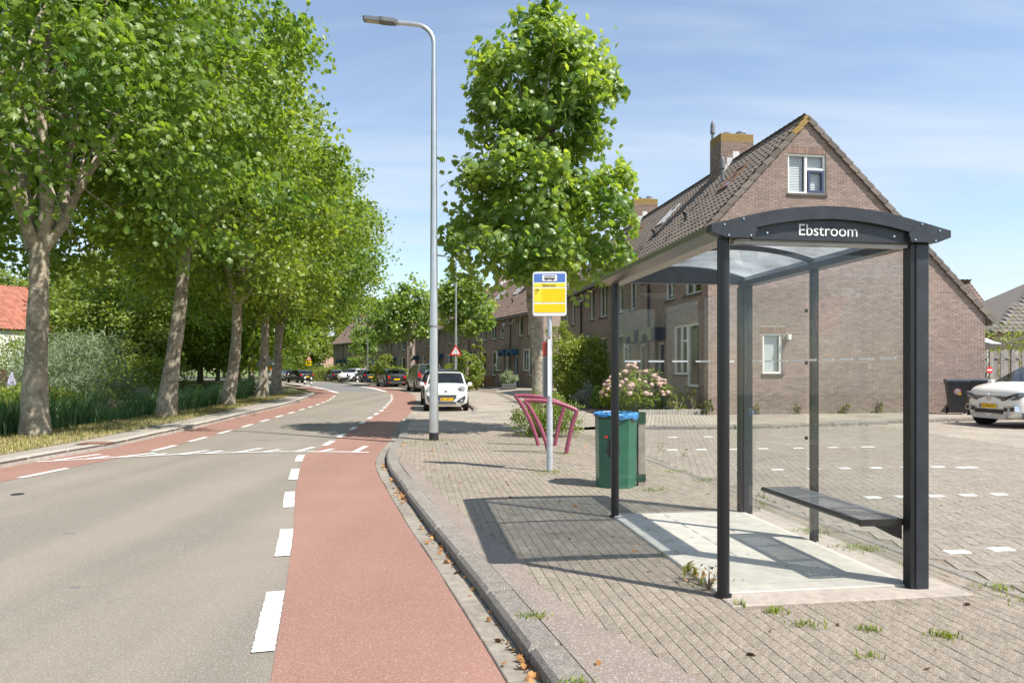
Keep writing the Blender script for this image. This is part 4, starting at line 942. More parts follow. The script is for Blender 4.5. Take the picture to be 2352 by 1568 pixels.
def pane(x0, x1, y0, y1, z0, z1):
    b = MB(); b.box(x0, x1, y0, y1, z0, z1); return b.build('glass_pane', 'shelter_glass', sh)
pane(.042, 1.318, -.004, .004, .075, 2.26)
far = pane(.042, 1.318, 2.516, 2.524, .075, 2.26)
bp1 = pane(1.36, 1.368, .105, 1.28, .09, 2.26); bp2 = pane(1.36, 1.368, 1.328, 2.46, .09, 2.26)
for i in range(5): q = MB(); x = .10 + i * .25; q.box(x, x + .165, 2.512, 2.5155, 1.565, 1.581); q.build('safety_dash', 'sign_white', far)
for pn, y0, n in ((bp1, .16, 5), (bp2, 1.38, 4)):
    for i in range(n): q = MB(); y = y0 + i * .25; q.box(1.3555, 1.3595, y, y + .165, 1.565, 1.581); q.build('safety_dash', 'sign_white', pn)
for z in (.45, .9, 1.55, 2.0):
    q = MB(); q.lathe([(.016, 1.345), (.016, 1.359)], (0, 1.30, z), 10, axis='x'); q.build('glass_clamp', 'shelter_black', sh)
# bench: perforated steel seat
n_u, n_v = 46, 9; y0, y1, x0, x1, z = .06, 1.36, 1.0, 1.325, .468; b = MB(); hu = (y1 - y0) / n_u; hv = (x1 - x0) / n_v; hs = .0092
for zz in (z, z - .012):
    for i in range(n_u):
        for j in range(n_v):
            a, c = y0 + i * hu, x0 + j * hv; ym, xm = a + hu / 2, c + hv / 2
            if 1 <= i < n_u - 1 and 1 <= j < n_v - 1 and i not in (14, 15, 30, 31):
                o = [(c, a, zz), (c + hv, a, zz), (c + hv, a + hu, zz), (c, a + hu, zz)]; q = [(xm - hs, ym - hs, zz), (xm + hs, ym - hs, zz), (xm + hs, ym + hs, zz), (xm - hs, ym + hs, zz)]
                b.add(o + q, [(k, (k + 1) % 4, 4 + (k + 1) % 4, 4 + k) for k in range(4)])
            else: b.add([(c, a, zz), (c + hv, a, zz), (c + hv, a + hu, zz), (c, a + hu, zz)], [(0, 1, 2, 3)])
be = b.build('bench_seat', 'bench_steel', sh)
b = MB(); b.tube([(x0 - .005, y0 - .02, z - .016), (x0 - .005, y1 + .02, z - .016)], .021, 10); b.tube([(x1, y0 - .02, z - .016), (x1, y1 + .02, z - .016)], .014, 8); b.build('seat_rail', 'shelter_black', be, True)
for y in (y0 - .026, y1 + .012):
    b = MB(); b.box(x0, x1 + .02, y, y + .014, z - .045, z - .001); b.build('seat_end', 'shelter_black', be)
for y in (.10, 1.29):
    b = MB(); b.prism([(1.04, z - .02), (1.36, z - .02), (1.36, z - .16), (1.30, z - .135), (1.16, z - .065)], y, y + .03, XZ); b.build('seat_bracket', 'shelter_black', be)
b = MB(); b.cbox(-.03, 1.66, -.20, 2.70, -.1, .006, .006); sl = b.build('foundation_slab', 'slab_edge', sh)
b = MB(); b.cbox(-.02, 1.375, .015, 2.56, .0, .022, .006); b.build('floor_plate', 'concrete', sh)
for x, y, r_ in ((.75, .55, .014), (.95, .48, .012), (.62, .9, .011), (.4, 1.5, .012)): q = MB(); q.lathe([(r_, .022), (r_, .0235)], (x, y, 0), 8); q.build('gum_spot', 'asphalt_dark', sl)

# ---------------------------------------------------------------- bus stop flag
st = thing('bus_stop_sign', 'yellow and blue bus stop sign on a galvanised pole', 'bus stop sign', (.55, 10.36, 0), R(-4))
b = MB(); b.tube([(0, 0, -.02), (0, 0, .93), (0, 0, .98)], [.045, .045, .037], 14); b.tube([(0, 0, .98), (0, 0, 2.28)], .036, 14); b.build('pole', 'galv', st, True)
def rrect(w, h, r_, n=5): return [(sx * (w / 2 - r_) + r_ * math.cos(a), sy * (h / 2 - r_) + r_ * math.sin(a)) for sx, sy, a0 in ((1, 1, 0), (-1, 1, 90), (-1, -1, 180), (1, -1, 270)) for a in [R(a0 + 90 * k / n) for k in range(n + 1)]]
zc_ = 2.585; b = MB(); b.prism([(x, zc_ + z) for x, z in rrect(.49, .64, .04)], -.05, .045, XZ); box_ = b.build('sign_box', 'sign_white', st)
def panel(name, x0, x1, z0, z1, m, y=-.0525, par=None): q = MB(); q.box(x0, x1, y, y + .002, z0, z1); return q.build(name, m, par or box_)
panel('blue_panel', -.225, .225, 2.754, 2.876, 'sign_blue'); panel('name_panel', -.228, .228, 2.683, 2.735, 'sign_yellow_pale'); panel('route_panel', -.115, .228, 2.462, 2.662, 'sign_yellow'); panel('route_panel', -.228, -.116, 2.462, 2.662, 'sign_yellow_pale'); panel('lower_panel', -.228, .228, 2.312, 2.438, 'sign_yellow')
q = MB(); q.prism([(x, 2.813 + z) for x, z in rrect(.215, .092, .012)], -.0555, -.053, XZ); ic = q.build('bus_icon', 'sign_white', box_)
q = MB(); q.prism([(-.075, 2.792), (.075, 2.792), (.075, 2.812), (-.075, 2.812)], -.058, -.056, XZ); q.prism([(-.075, 2.840), (.072, 2.840), (.072, 2.845), (-.075, 2.845)], -.058, -.056, XZ)
for i in range(8): x = -.075 + i * .021; q.box(x, x + .004, -.058, -.056, 2.812, 2.842)
for x in (-.045, .045): q.lathe([(.011, -.059), (.011, -.056)], (x, 0, 2.789), 10, axis='y')
q.build('bus_pictogram', 'sign_text', ic)
wtext('stop_name', 'Ebstroom', .19, 'sign_text', box_, face_y(-.005, -.054, 2.709)); wtext('route_number', '106', .058, 'sign_text', box_, face_y(-.183, -.054, 2.642))
for i in range(3): q = MB(); q.box(-.212, -.158 - .01 * i, -.0535, -.053, 2.607 - i * .012, 2.6095 - i * .012); q.build('small_print', 'sign_text', box_)
b = MB(); b.box(-.028, .012, -.052, -.036, 1.10, 1.92); tc_ = b.build('bracket_strip', 'sign_white', st)
b = MB(); b.box(-.10, -.035, -.02, .20, 1.08, 1.90); tb = b.build('timetable_case', 'lamp_grey', st)
b = MB(); b.box(-.103, -.035, -.0225, .19, 1.68, 1.89); b.build('case_header', 'panel_red', tb)
b = MB(); b.box(-.105, -.101, .0, .18, 1.12, 1.64); b.build('timetable', 'tile_grey', tb)
b = MB(); b.lathe([(.014, -.042), (.014, -.034)], (0, 0, 1.95), 8, axis='y'); b.build('rust_spot', 'rust', st)

# ---------------------------------------------------------------- leaning hoops
def hoop(loc, s, label):
    t = thing('bicycle_stand', label, 'bicycle stand', loc, R(-3), 'pink steel bicycle stands'); 
    rail = [(-.44, .93), (-.30, .935), (-.15, .93), (0, .915), (.15, .885), (.30, .84), (.42, .79), (.49, .755)]
    legL = [(-.44, .93), (-.36, .83), (-.24, .63), (-.14, .42), (-.06, .2), (.0, -.02)]; legR = [(.49, .755), (.45, .63), (.40, .48), (.36, .3), (.325, .14), (.30, -.02)]
    for nm, P in (('rail', rail), ('leg', legL), ('leg', legR)):
        b = MB(); b.tube([(x * s, 0, z * s) for x, z in P], .037, 12); b.build(nm, 'pink_paint', t, True)
hoop((.66, 12.6, 0), 1.0, 'pink steel bicycle stand nearest the bus stop pole'); hoop((.52, 13.85, 0), 1.04, 'pink steel bicycle stand nearest the shrub under the street tree')

# ---------------------------------------------------------------- litter bin
t = thing('litter_bin', 'green octagonal litter bin with a blue bag and scratched stickers', 'litter bin', (1.33, 9.1, 0), R(6)); t.scale = (.95, .95, 1)
oc = lambda r_, z: [(r_ * math.cos(R(22.5 + 45 * k)), r_ * math.sin(R(22.5 + 45 * k)), z) for k in range(8)]
b = MB(); rings = [(.268, .0), (.268, .06), (.27, .065), (.283, .86)]
vs = [p for r_, z in rings for p in oc(r_, z)]; b.add(vs, [(i * 8 + k, i * 8 + (k + 1) % 8, i * 8 + 8 + (k + 1) % 8, i * 8 + 8 + k) for i in range(3) for k in range(8)] + [tuple(range(8))[::-1]]); b.build('body', 'bin_green', t)
b = MB(); vs = oc(.26, .86) + oc(.262, .15); b.add(vs, [(k, (k + 1) % 8, 8 + (k + 1) % 8, 8 + k) for k in range(8)] + [tuple(range(8, 16))]); b.build('liner', 'sticker_black', t)
b = MB(); b.add(oc(.285, .86) + oc(.29, .93) + oc(.24, .93) + oc(.24, .86), [(i * 8 + k, i * 8 + (k + 1) % 8, i * 8 + 8 + (k + 1) % 8, i * 8 + 8 + k) for i in range(3) for k in range(8)]); b.build('rim', 'bin_green_dark', t)
b = MB(); n = 72; vs = []; br_ = random.Random(2)
for k in range(n):
    a = 2 * math.pi * k / n; w = math.sin(a * 13) * .006 + br_.uniform(-.004, .004); dr_ = .018 + .04 * max(0, math.sin(a * 1 + 2.4)) + .012 * math.sin(a * 7)
    for r_, z in ((.235, .90), (.262, .942), (.294 + w, .934), (.302 - w, .918), (.300 + w, .925 - dr_ * .6), (.295 + w * .5, .92 - dr_)): vs.append((r_ * math.cos(a), r_ * math.sin(a), z + (.004 * math.sin(a * 17))))
b.add(vs, [(k * 6 + j, ((k + 1) % n) * 6 + j, ((k + 1) % n) * 6 + j + 1, k * 6 + j + 1) for k in range(n) for j in range(5)]); b.build('bin_bag', 'bag_blue', t, True)
P8 = lambda a, u, z: (( .2645 + z * .0178) * math.cos(R(a)) * math.cos(R(22.5)) - u * math.sin(R(a)), (.2645 + z * .0178) * math.sin(R(a)) * math.cos(R(22.5)) + u * math.cos(R(a)), z)
b = MB()
off = lambda p, d: (p[0] - d * .38, p[1] - d * .92, p[2])
poly = [(-.09, .46), (-.05, .62), (.02, .66), (.08, .60), (.09, .44), (.03, .36), (-.04, .38)]
b.add([off(P8(-112.5, u, z), .012) for u, z in poly], [tuple(range(7))]); b.build('sticker', 'sticker_black', t)
for u, z in ((-.085, .645), (.03, .355)): b = MB(); b.add([off(P8(-112.5, u + du, z + dz), .014) for du, dz in ((-.02, -.015), (.02, -.015), (.02, .015), (-.02, .015))], [(0, 1, 2, 3)]); b.build('sticker', 'sticker_red', t)
po = MB(); po.cbox(.30, .39, -.05, .05, -.02, .93, .01); pp = po.build('support_post', 'concrete_post', t)
for z in (.06, .80): b = MB(); b.box(.26, .40, -.058, .058, z, z + .09 + (.05 if z > .5 else 0)); b.build('bracket', 'bin_green_dark', pp)

# ---------------------------------------------------------------- lamp posts
def lamp(loc, ang, label, h=8.75, sign=None):
    t = thing('street_lamp', label, 'street lamp', loc, 0, 'tall steel street lamps along the road')
    b = MB(); b.tube([(0, 0, .16), (0, 0, 2.3), (0, 0, h - 1.0)], [.098, .086, .052], 18); b.build('pole', 'steel', t, True)
    b = MB(); b.tube([(0, 0, -.02), (0, 0, .16)], .101, 18); b.build('base_sleeve', 'car_trim', t, True)
    b = MB(); b.tube([(0, 0, 2.36), (0, 0, 2.40)], .092, 18); b.build('collar', 'lamp_grey', t, True)
    d = Vector((math.cos(ang), math.sin(ang), 0)); P = []
    for k in range(9): a = R(90 * k / 8 * .93); P.append(Vector((0, 0, h - 1.0)) + Vector((0, 0, .95)) * 0 + d * (.42 * (1 - math.cos(a))) + Vector((0, 0, .55 + .42 * math.sin(a))))
    P = [Vector((0, 0, h - 1.0))] + P + [P[-1] + d * .42 + Vector((0, 0, .05))]
    b = MB(); b.tube(P, .047, 12); b.build('arm', 'steel', t, True)
    e = P[-1]; M = lambda x, y, z: tuple(e + d * x + Vector((-d.y, d.x, 0)) * y + Vector((0, 0, z + x * .12)))
    b = MB(); b.box(-.04, .06, -.05, .05, -.04, .05, .5, M); hd = None
    b.prism([(.03, -.10), (.28, -.115), (.36, -.09), (.66, -.085), (.70, -.06), (.70, .06), (.66, .085), (.36, .09), (.28, .115), (.03, .10)], -.035, .045, M); hd = b.build('lamp_head', 'lamp_grey', t)
    b = MB(); b.box(.37, .64, -.065, .065, -.042, -.036, .5, M); b.build('lens', 'lamp_lens', hd)
    if sign:
        z0, w = sign; tri = [(-w / 2, z0), (w / 2, z0), (0, z0 + w * .87)]; s = MB(); s.prism(tri, -.12, -.10, XZ); sg = s.build('warning_sign', 'sign_red', t)
        k = .66; cz = z0 + w * .29; s = MB(); s.prism([(x * k, cz + (z - cz) * k) for x, z in tri], -.124, -.121, XZ); s.build('sign_face', 'sign_white', sg)
        for q in (-1, 1): s = MB(); P = [(q * .10 * w, cz - .19 * w), (q * .10 * w, cz - .02 * w), (q * .05 * w, cz + .06 * w), (q * .05 * w, cz + .2 * w)]; s.add([(x + o, -.1265, z) for x, z in P for o in (-.02 * w, .02 * w)], [(0, 1, 3, 2), (2, 3, 5, 4), (4, 5, 7, 6)]); s.build('pictogram', 'sign_text', sg)
    return t
lamp((-1.64, 14.9, 0), R(178), 'tall steel street lamp on the pavement before the parked cars')
lamp((-3.64, 46, 0), R(182), 'tall steel street lamp carrying a road narrows sign', sign=(2.35, .8))
lamp((-16.6, 81.6, 0), R(190), 'tall steel street lamp beside the far bollards')
lamp((-32, 112, 0), R(195), 'tall steel street lamp with a red triangle and yellow diversion sign', sign=(2.8, .9))
b = MB(); b.box(-32.42, -31.58, 111.7, 111.75, 1.95, 2.75); o = tag(b.build('diversion_sign', 'sign_yellow'), 'yellow diversion sign under the red triangle at the bend', 'sign')
q = MB(); q.prism([(-32.3, 2.28), (-31.95, 2.28), (-31.95, 2.15), (-31.68, 2.36), (-31.95, 2.57), (-31.95, 2.44), (-32.3, 2.44)], 111.66, 111.69, XZ); q.build('arrow', 'sign_text', o)
# triangle sign seen from behind, and a small one further on
t = thing('warning_sign', 'triangular warning sign seen from its grey back on a leaning pole', 'sign', (-12.75, 37.2, 0), R(8)); t.rotation_euler = (0, R(-5.5), R(10))
b = MB(); b.tube([(0, 0, -.05), (0, 0, 2.6)], .035, 10); b.build('pole', 'galv', t, True)
b = MB(); b.prism([(-.47, 1.68), (.47, 1.68), (0, 2.5)], .04, .06, XZ); bk = b.build('sign_plate', 'sign_back', t)
b = MB(); b.box(-.36, .36, .02, .04, 1.84, 1.88); b.box(-.18, .18, .02, .04, 2.14, 2.18); b.build('clamp', 'galv', bk)
t = thing('warning_sign', 'small red-edged triangular sign behind the plane trunks', 'sign', (-27.5, 75, 0)); b = MB(); b.tube([(0, 0, -.1), (0, 0, 2.6)], .035, 8); b.build('pole', 'galv', t)
b = MB(); b.prism([(-.45, 2.0), (.45, 2.0), (0, 2.8)], -.07, -.05, XZ); s = b.build('sign_plate', 'sign_red', t); b = MB(); b.prism([(-.26, 2.08), (.26, 2.08), (0, 2.55)], -.075, -.071, XZ); b.build('sign_face', 'sign_white', s)
# black and white bollards at the road narrowing
bol = ['striped bollard at the left narrowing, nearer of the pair', 'striped bollard at the left narrowing, farther of the pair', 'striped bollard at the right narrowing, nearer of the pair', 'striped bollard at the right narrowing, farther of the pair']
bol = ['black and white bollard on the canal-side road narrowing'] * 2 + ['black and white bollard on the house-side road narrowing'] * 2
for i, (x, y) in enumerate(((-18.4, 65), (-20.6, 70.6), (-15.8, 72.5), (-18, 77.7))):
    t = thing('bollard', bol[i], 'bollard', (x, y, -.1), 0, 'bollards on the %s narrowing' % ('canal-side' if i < 2 else 'house-side'))
    for k in range(5): b = MB(); b.tube([(0, 0, k * .2), (0, 0, k * .2 + .2)], .115 - .006 * k, 12); b.build('band', 'car_trim' if k % 2 == 0 else 'sign_white', t, True)
    b = MB(); b.lathe([(.095, 1.0), (.06, 1.04), (.0, 1.05)], (0, 0, 0), 12); b.build('cap', 'car_trim', t, True)
for P in ([(-17.6, 62.6), (-19.5, 66.5), (-21.9, 71.6)], [(-14.6, 67), (-16.4, 72), (-19, 79)]):
    kerb_line('narrowing_kerb', P, 1.2 if P[0][0] > -15 else -1.0, .02, -.11, 'kerb_pale', step=1.4, seed=3)

# ---------------------------------------------------------------- vehicles
def car(name, label, paint, L, W, H, prof, belt, ws, rw, sides, loc, heading, wheels=(.17, .80), wr=.31, group=None, front=None, rear=None, cladding=None, roofm=None, plate=None, mirrors=True, tailz=(.75, 1.0)):
    t = thing(name, label, 'van' if 'van' in name else 'car', loc, heading, group)
    ts = sorted(set([0, .006, .015, .03, .05, .08] + list(np.linspace(.1, .9, 41)) + [.92, .95, .97, .985, .994, 1.0] + list(ws) + list(rw)))
    pt = [p[0] for p in prof]; pz = [p[1] for p in prof]; zb = .21
    rings = []; info = []
    for u in ts:
        zt = float(np.interp(u, pt, pz)); w = W / 2 * (1 - .20 * math.exp(-u / .035) - .13 * math.exp(-(1 - u) / .03))
        cabf = max(0, min(1, (zt - belt) / (H - belt))); wt = w * (.95 - .17 * cabf); zbl = min(belt, zt - .07); lift = .10 * math.exp(-u / .04) + .10 * math.exp(-(1 - u) / .04)
        z0 = zb + lift * .6; zm = min(.55, zt - .12)
        half = [(0, z0), (w * .80, z0), (w * .965, z0 + .07), (w, zm), (w * .985, zbl), (wt + .01, zt - .055), (wt - .055, zt - .012), (wt * .5, zt + .006), (0, zt + .012)]
        ring = half + [(-y, z) for y, z in half[-2:0:-1]]
        x = L / 2 - u * L; bf = .13 * math.exp(-u / .05); br2 = .07 * math.exp(-(1 - u) / .04)
        rings.append([(x - bf * (y / (W / 2)) ** 2 + br2 * (y / (W / 2)) ** 2 - (.05 * math.exp(-u / .03) * max(0, z - .55)), y, z) for y, z in ring]); info.append(zt)
    body = MB(); gl = MB(); nk = 16; V = [p for r_ in rings for p in r_]; parts = {'b': [], 'g': []}
    for i in range(len(ts) - 1):
        um = (ts[i] + ts[i + 1]) / 2; zt = (info[i] + info[i + 1]) / 2
        for k in range(nk):
            q = (i * nk + k, i * nk + (k + 1) % nk, (i + 1) * nk + (k + 1) % nk, (i + 1) * nk + k)
            j = k if k < 8 else 15 - k
            g_ = (j == 4 and zt - belt > .17 and any(a <= um <= b_ for a, b_ in sides)) or (j in (6, 7) and (ws[0] <= um <= ws[1] or rw[0] <= um <= rw[1])) 
            parts['g' if g_ else 'b'].append(q)
    cap = [tuple(range(nk)), tuple(range((len(ts) - 1) * nk, len(ts) * nk))[::-1]]
    body.add(V, parts['b'] + cap); body.build('body', paint, t, True); gl.add(V, parts['g']); gl.build('window', 'car_glass', t, True)
    ii = MB(); x_a = L / 2 - ws[1] * L; x_b = L / 2 - min(.94, rw[0]) * L; ii.box(x_b, x_a, -W * .36, W * .36, .4, belt - .06)
    for yy in (-.36, .36):
        ii.box(x_a - .55, x_a - .42, yy - .24, yy + .24, belt - .1, belt + .32); 
    ii.build('interior', 'car_trim', t)
    for u in wheels:
        x = L / 2 - u * L
        for s in (-1, 1):
            a = MB(); a.lathe([(wr * 1.16, -.02), (wr * 1.16, .012)], (x, s * (W / 2 - .008), wr + .0), 20, axis='y'); a.build('wheel_arch', cladding or 'car_trim', t)
            wv = MB(); wv.lathe([(wr * .62, -.10), (wr * .97, -.10), (wr, -.07), (wr, .07), (wr * .97, .10), (wr * .66, .10)], (x, s * (W / 2 - .075), wr), 22, axis='y'); wh = wv.build('wheel', 'rubber', t, True)
            rm = MB(); rm.lathe([(wr * .64, -.005), (wr * .64, .005)], (x, s * (W / 2 + .018), wr), 18, axis='y')
            for k in range(5):
                aa = 2 * math.pi * k / 5; rm.prism([(-.03, .04), (.03, .04), (.045, wr * .6), (-.045, wr * .6)], s * (W / 2 + .02), s * (W / 2 + .032), lambda p, q, c: (x + p * math.cos(aa) - q * math.sin(aa), c, wr + p * math.sin(aa) + q * math.cos(aa)))
            rm.build('rim', 'rim', wh)
    if cladding:
        c = MB()
        for s in (-1, 1): c.box(-L * .47, L * .46, s * (W / 2 - .02), s * (W / 2 + .004), .24, .40)
        c.build('sill_cladding', cladding, t)
    if mirrors:
        for s in (-1, 1):
            m_ = MB(); xm = L / 2 - (ws[0] + .04) * L; m_.lathe([(.02, -.09), (.075, -.07), (.085, 0), (.075, .07), (.02, .09)], (0, 0, 0), 10, axis='y'); m_.tube([(0, -s * .02, -.03), (-.0, -s * .14, -.07)], .02, 6); m_.build('wing_mirror', paint, t, True, (xm, s * (W / 2 + .10), belt + .06))
    # tail: lamps, plate, bumper
    xr = -L / 2
    for s in (-1, 1):
        l = MB(); z0, z1 = tailz; y0, y1 = (W / 2 * .62, W / 2 * .86); l.prism([(s * y0, z0), (s * y1, z0 + .02), (s * y1 * .99, z1), (s * (y0 + .06), z1)], xr - .012, xr + .22, lambda a, b_, c: (c, a, b_)); l.build('tail_lamp', 'tail_red', t)
    l = MB(); l.box(xr - .014, xr + .02, -W * .36, W * .36, .34, .50); bp_ = l.build('rear_bumper', cladding or paint, t)
    l = MB(); l.box(xr - .026, xr - .015, -.26, .26, .62, .735); pr_ = l.build('number_plate', 'plate_yellow', t)
    xf = L / 2
    if front: front(t, xf, L, W)
    else:
        for s in (-1, 1): l = MB(); l.prism([(s * W * .30, .64), (s * W * .44, .70), (s * W * .42, .80), (s * W * .28, .76)], xf - .35, xf - .045, lambda a, b_, c: (c, a, b_)); l.build('headlamp', 'lamp_clear', t)
        l = MB(); l.box(xf - .1, xf + .004, -W * .3, W * .3, .3, .5); l.build('grille', 'car_trim', t)
    if rear: rear(t, xr, L, W)
    return t
YZ = lambda a, b, c: (c, a, b)
def fplate(t, xf, z, body, tilt=0):
    l = MB(); l.box(xf, xf + .012, -.26, .26, z - .055, z + .055); p = l.build('number_plate', 'plate_yellow', t)
    l = MB(); l.box(xf + .0125, xf + .0145, -.26, -.215, z - .053, z + .053); l.build('country_band', 'plate_blue', p)
    wtext('plate_text', body, .42, 'sign_text', p, Matrix.Translation((xf + .0135, .02, z)) @ Matrix.Rotation(R(90), 4, 'Z') @ Matrix.Rotation(R(90), 4, 'X'))
def front_hatch(t, xf, L, W):
    for s in (-1, 1):
        l = MB(); l.prism([(s * (.54 + .18 * math.cos(a)), .80 + .13 * math.sin(a) + .045 * math.cos(a)) for a in np.linspace(0, 6.283, 15)[:-1]], xf - .42, xf - .125, YZ); h = l.build('headlamp', 'lamp_clear', t)
        l = MB(); l.prism([(s * (.52 + .05 * math.cos(a)), .80 + .05 * math.sin(a)) for a in np.linspace(0, 6.283, 13)[:-1]], xf - .13, xf - .112, YZ); l.build('lamp_lens', 'lens_dark', h)
        l = MB(); l.prism([(s * .40, .40), (s * .70, .60), (s * .73, .52), (s * .66, .34), (s * .42, .32)], xf - .30, xf - .035, YZ); f = l.build('fog_surround', 'car_grey_trim', t)
        l = MB(); l.lathe([(.05, xf - .05), (.05, xf - .02)], (0, s * .58, .40), 12, axis='x'); l.build('fog_lamp', 'lamp_clear', f)
    l = MB(); l.prism([(-.40, .62), (.40, .62), (.36, .50), (.28, .44), (-.28, .44), (-.36, .50)], xf - .1, xf + .012, YZ); l.build('grille', 'car_grey_trim', t)
    l = MB(); l.box(xf - .1, xf + .014, -.38, .38, .285, .355); l.build('lower_intake', 'car_grey_trim', t)
    l = MB(); l.box(xf - .14, xf - .036, -.05, .05, .73, .80); l.build('emblem', 'chrome', t)
    fplate(t, xf + .016, .455, '80-ZPF-3')
    l = MB(); l.box(xf - 1.02, xf - 1.0, -.05, .5, 1.0, 1.02); l.build('wiper', 'car_trim', t)
hatch = [(0, .52), (.006, .62), (.03, .80), (.08, .90), (.16, .97), (.235, 1.03), (.41, 1.42), (.55, 1.465), (.80, 1.42), (.90, 1.33), (.975, .98), (.99, .85), (1, .62)]
suvp = [(0, .58), (.006, .72), (.02, .90), (.08, 1.0), (.18, 1.06), (.25, 1.10), (.40, 1.53), (.55, 1.585), (.80, 1.56), (.92, 1.47), (.975, 1.08), (.99, .92), (1, .66)]
crossp = [(0, .60), (.006, .76), (.02, .94), (.06, 1.03), (.14, 1.10), (.205, 1.15), (.38, 1.55), (.52, 1.61), (.80, 1.58), (.92, 1.48), (.975, 1.1), (.99, .92), (1, .66)]
vanp = [(0, .60), (.006, .78), (.02, .98), (.08, 1.10), (.14, 1.18), (.16, 1.22), (.32, 1.80), (.45, 1.90), (.95, 1.90), (.97, 1.84), (.985, 1.1), (.995, .8), (1, .62)]
def hd(dx, dy): return math.atan2(dy, dx)
G5 = 'cars parked along the kerb'
car('parked_car', 'small white hatchback facing the lamp post with a yellow plate', 'car_white', 3.45, 1.64, 1.465, hatch, .93, (.235, .41), (.90, .975), ((.30, .52), (.54, .78)), (-2.62, 28.15, -.10), hd(.10, -1), front=front_hatch, group=G5, wheels=(.19, .85), wr=.29)
def suv_rear(t, xr, L, W):
    l = MB(); l.box(xr + .05, xr + .3, -W * .36, W * .36, 1.475, 1.53); l.build('spoiler', 'car_trim', t)
    for s in (-1, 1): l = MB(); l.box(xr - .016, xr + .05, s * W * .30, s * W * .40, .38, .45); l.build('reflector', 'tail_red', t)
car('parked_car', 'dark sports utility car half hidden behind the white hatchback', 'car_black', 4.3, 1.80, 1.6, suvp, 1.05, (.25, .40), (.92, .975), ((.30, .50), (.52, .72), (.74, .86)), (-3.30, 33.0, -.10), hd(-.13, 1), rear=suv_rear, group=G5, wr=.34)
car('parked_van', 'grey-brown van with white tail doors parked before the dark car', 'car_grey', 4.6, 1.86, 1.92, vanp, 1.18, (.16, .32), (.962, .983), ((.20, .36),), (-6.25, 50.4, -.10), hd(-.31, 1), group=G5, wr=.33, tailz=(.85, 1.35))
car('parked_car', 'black crossover with a yellow plate parked under the street trees', 'car_black', 4.4, 1.82, 1.6, suvp, 1.05, (.25, .40), (.92, .975), ((.30, .50), (.52, .72), (.74, .86)), (-10.7, 62.8, -.10), hd(-.42, 1), rear=suv_rear, cladding='car_grey_trim', group=G5, wr=.34)
car('parked_car', 'dark blue hatchback behind the far lamp post', 'car_navy', 4.1, 1.75, 1.46, hatch, .95, (.235, .41), (.90, .975), ((.30, .52), (.54, .78)), (-16.0, 77.8, -.10), hd(-.5, 1), group=G5)
car('parked_car', 'white sports utility car facing the road beside the blue hatchback', 'car_white', 4.4, 1.85, 1.62, suvp, 1.05, (.25, .40), (.92, .975), ((.30, .50), (.52, .72), (.74, .86)), (-18.6, 83.5, -.08), hd(-.35, -1), group=G5, cladding='car_trim', wr=.34)
car('parked_car', 'black hatchback with red tail lamps before the low hedge', 'car_black', 4.1, 1.75, 1.47, hatch, .95, (.235, .41), (.90, .975), ((.30, .52), (.54, .78)), (-21.6, 86.5, -.10), hd(-.55, 1), group=G5)
car('parked_car', 'black estate car behind the canal-side bollards', 'car_black', 4.3, 1.75, 1.48, hatch, .95, (.235, .41), (.90, .975), ((.30, .52), (.54, .78)), (-24.2, 81, -.10), hd(-.75, 1), group=G5)
car('parked_car', 'dark grey car farther round the bend next to the silver one', 'car_navy', 4.2, 1.75, 1.47, hatch, .95, (.235, .41), (.90, .975), ((.30, .52), (.54, .78)), (-29.0, 92, -.10), hd(-.7, 1), group=G5)
car('parked_car', 'silver car farthest round the bend', 'car_silver', 4.2, 1.75, 1.47, hatch, .95, (.235, .41), (.90, .975), ((.30, .52), (.54, .78)), (-31.8, 95, -.10), hd(-.6, 1), group=G5)
b = MB(); b.box(-.5, .5, -.35, .35, 0, .3); o = tag(b.build('roof_box', 'orange', loc=(-31.9, 95.2, 1.38)), 'orange load strapped on the silver car roof', 'load')
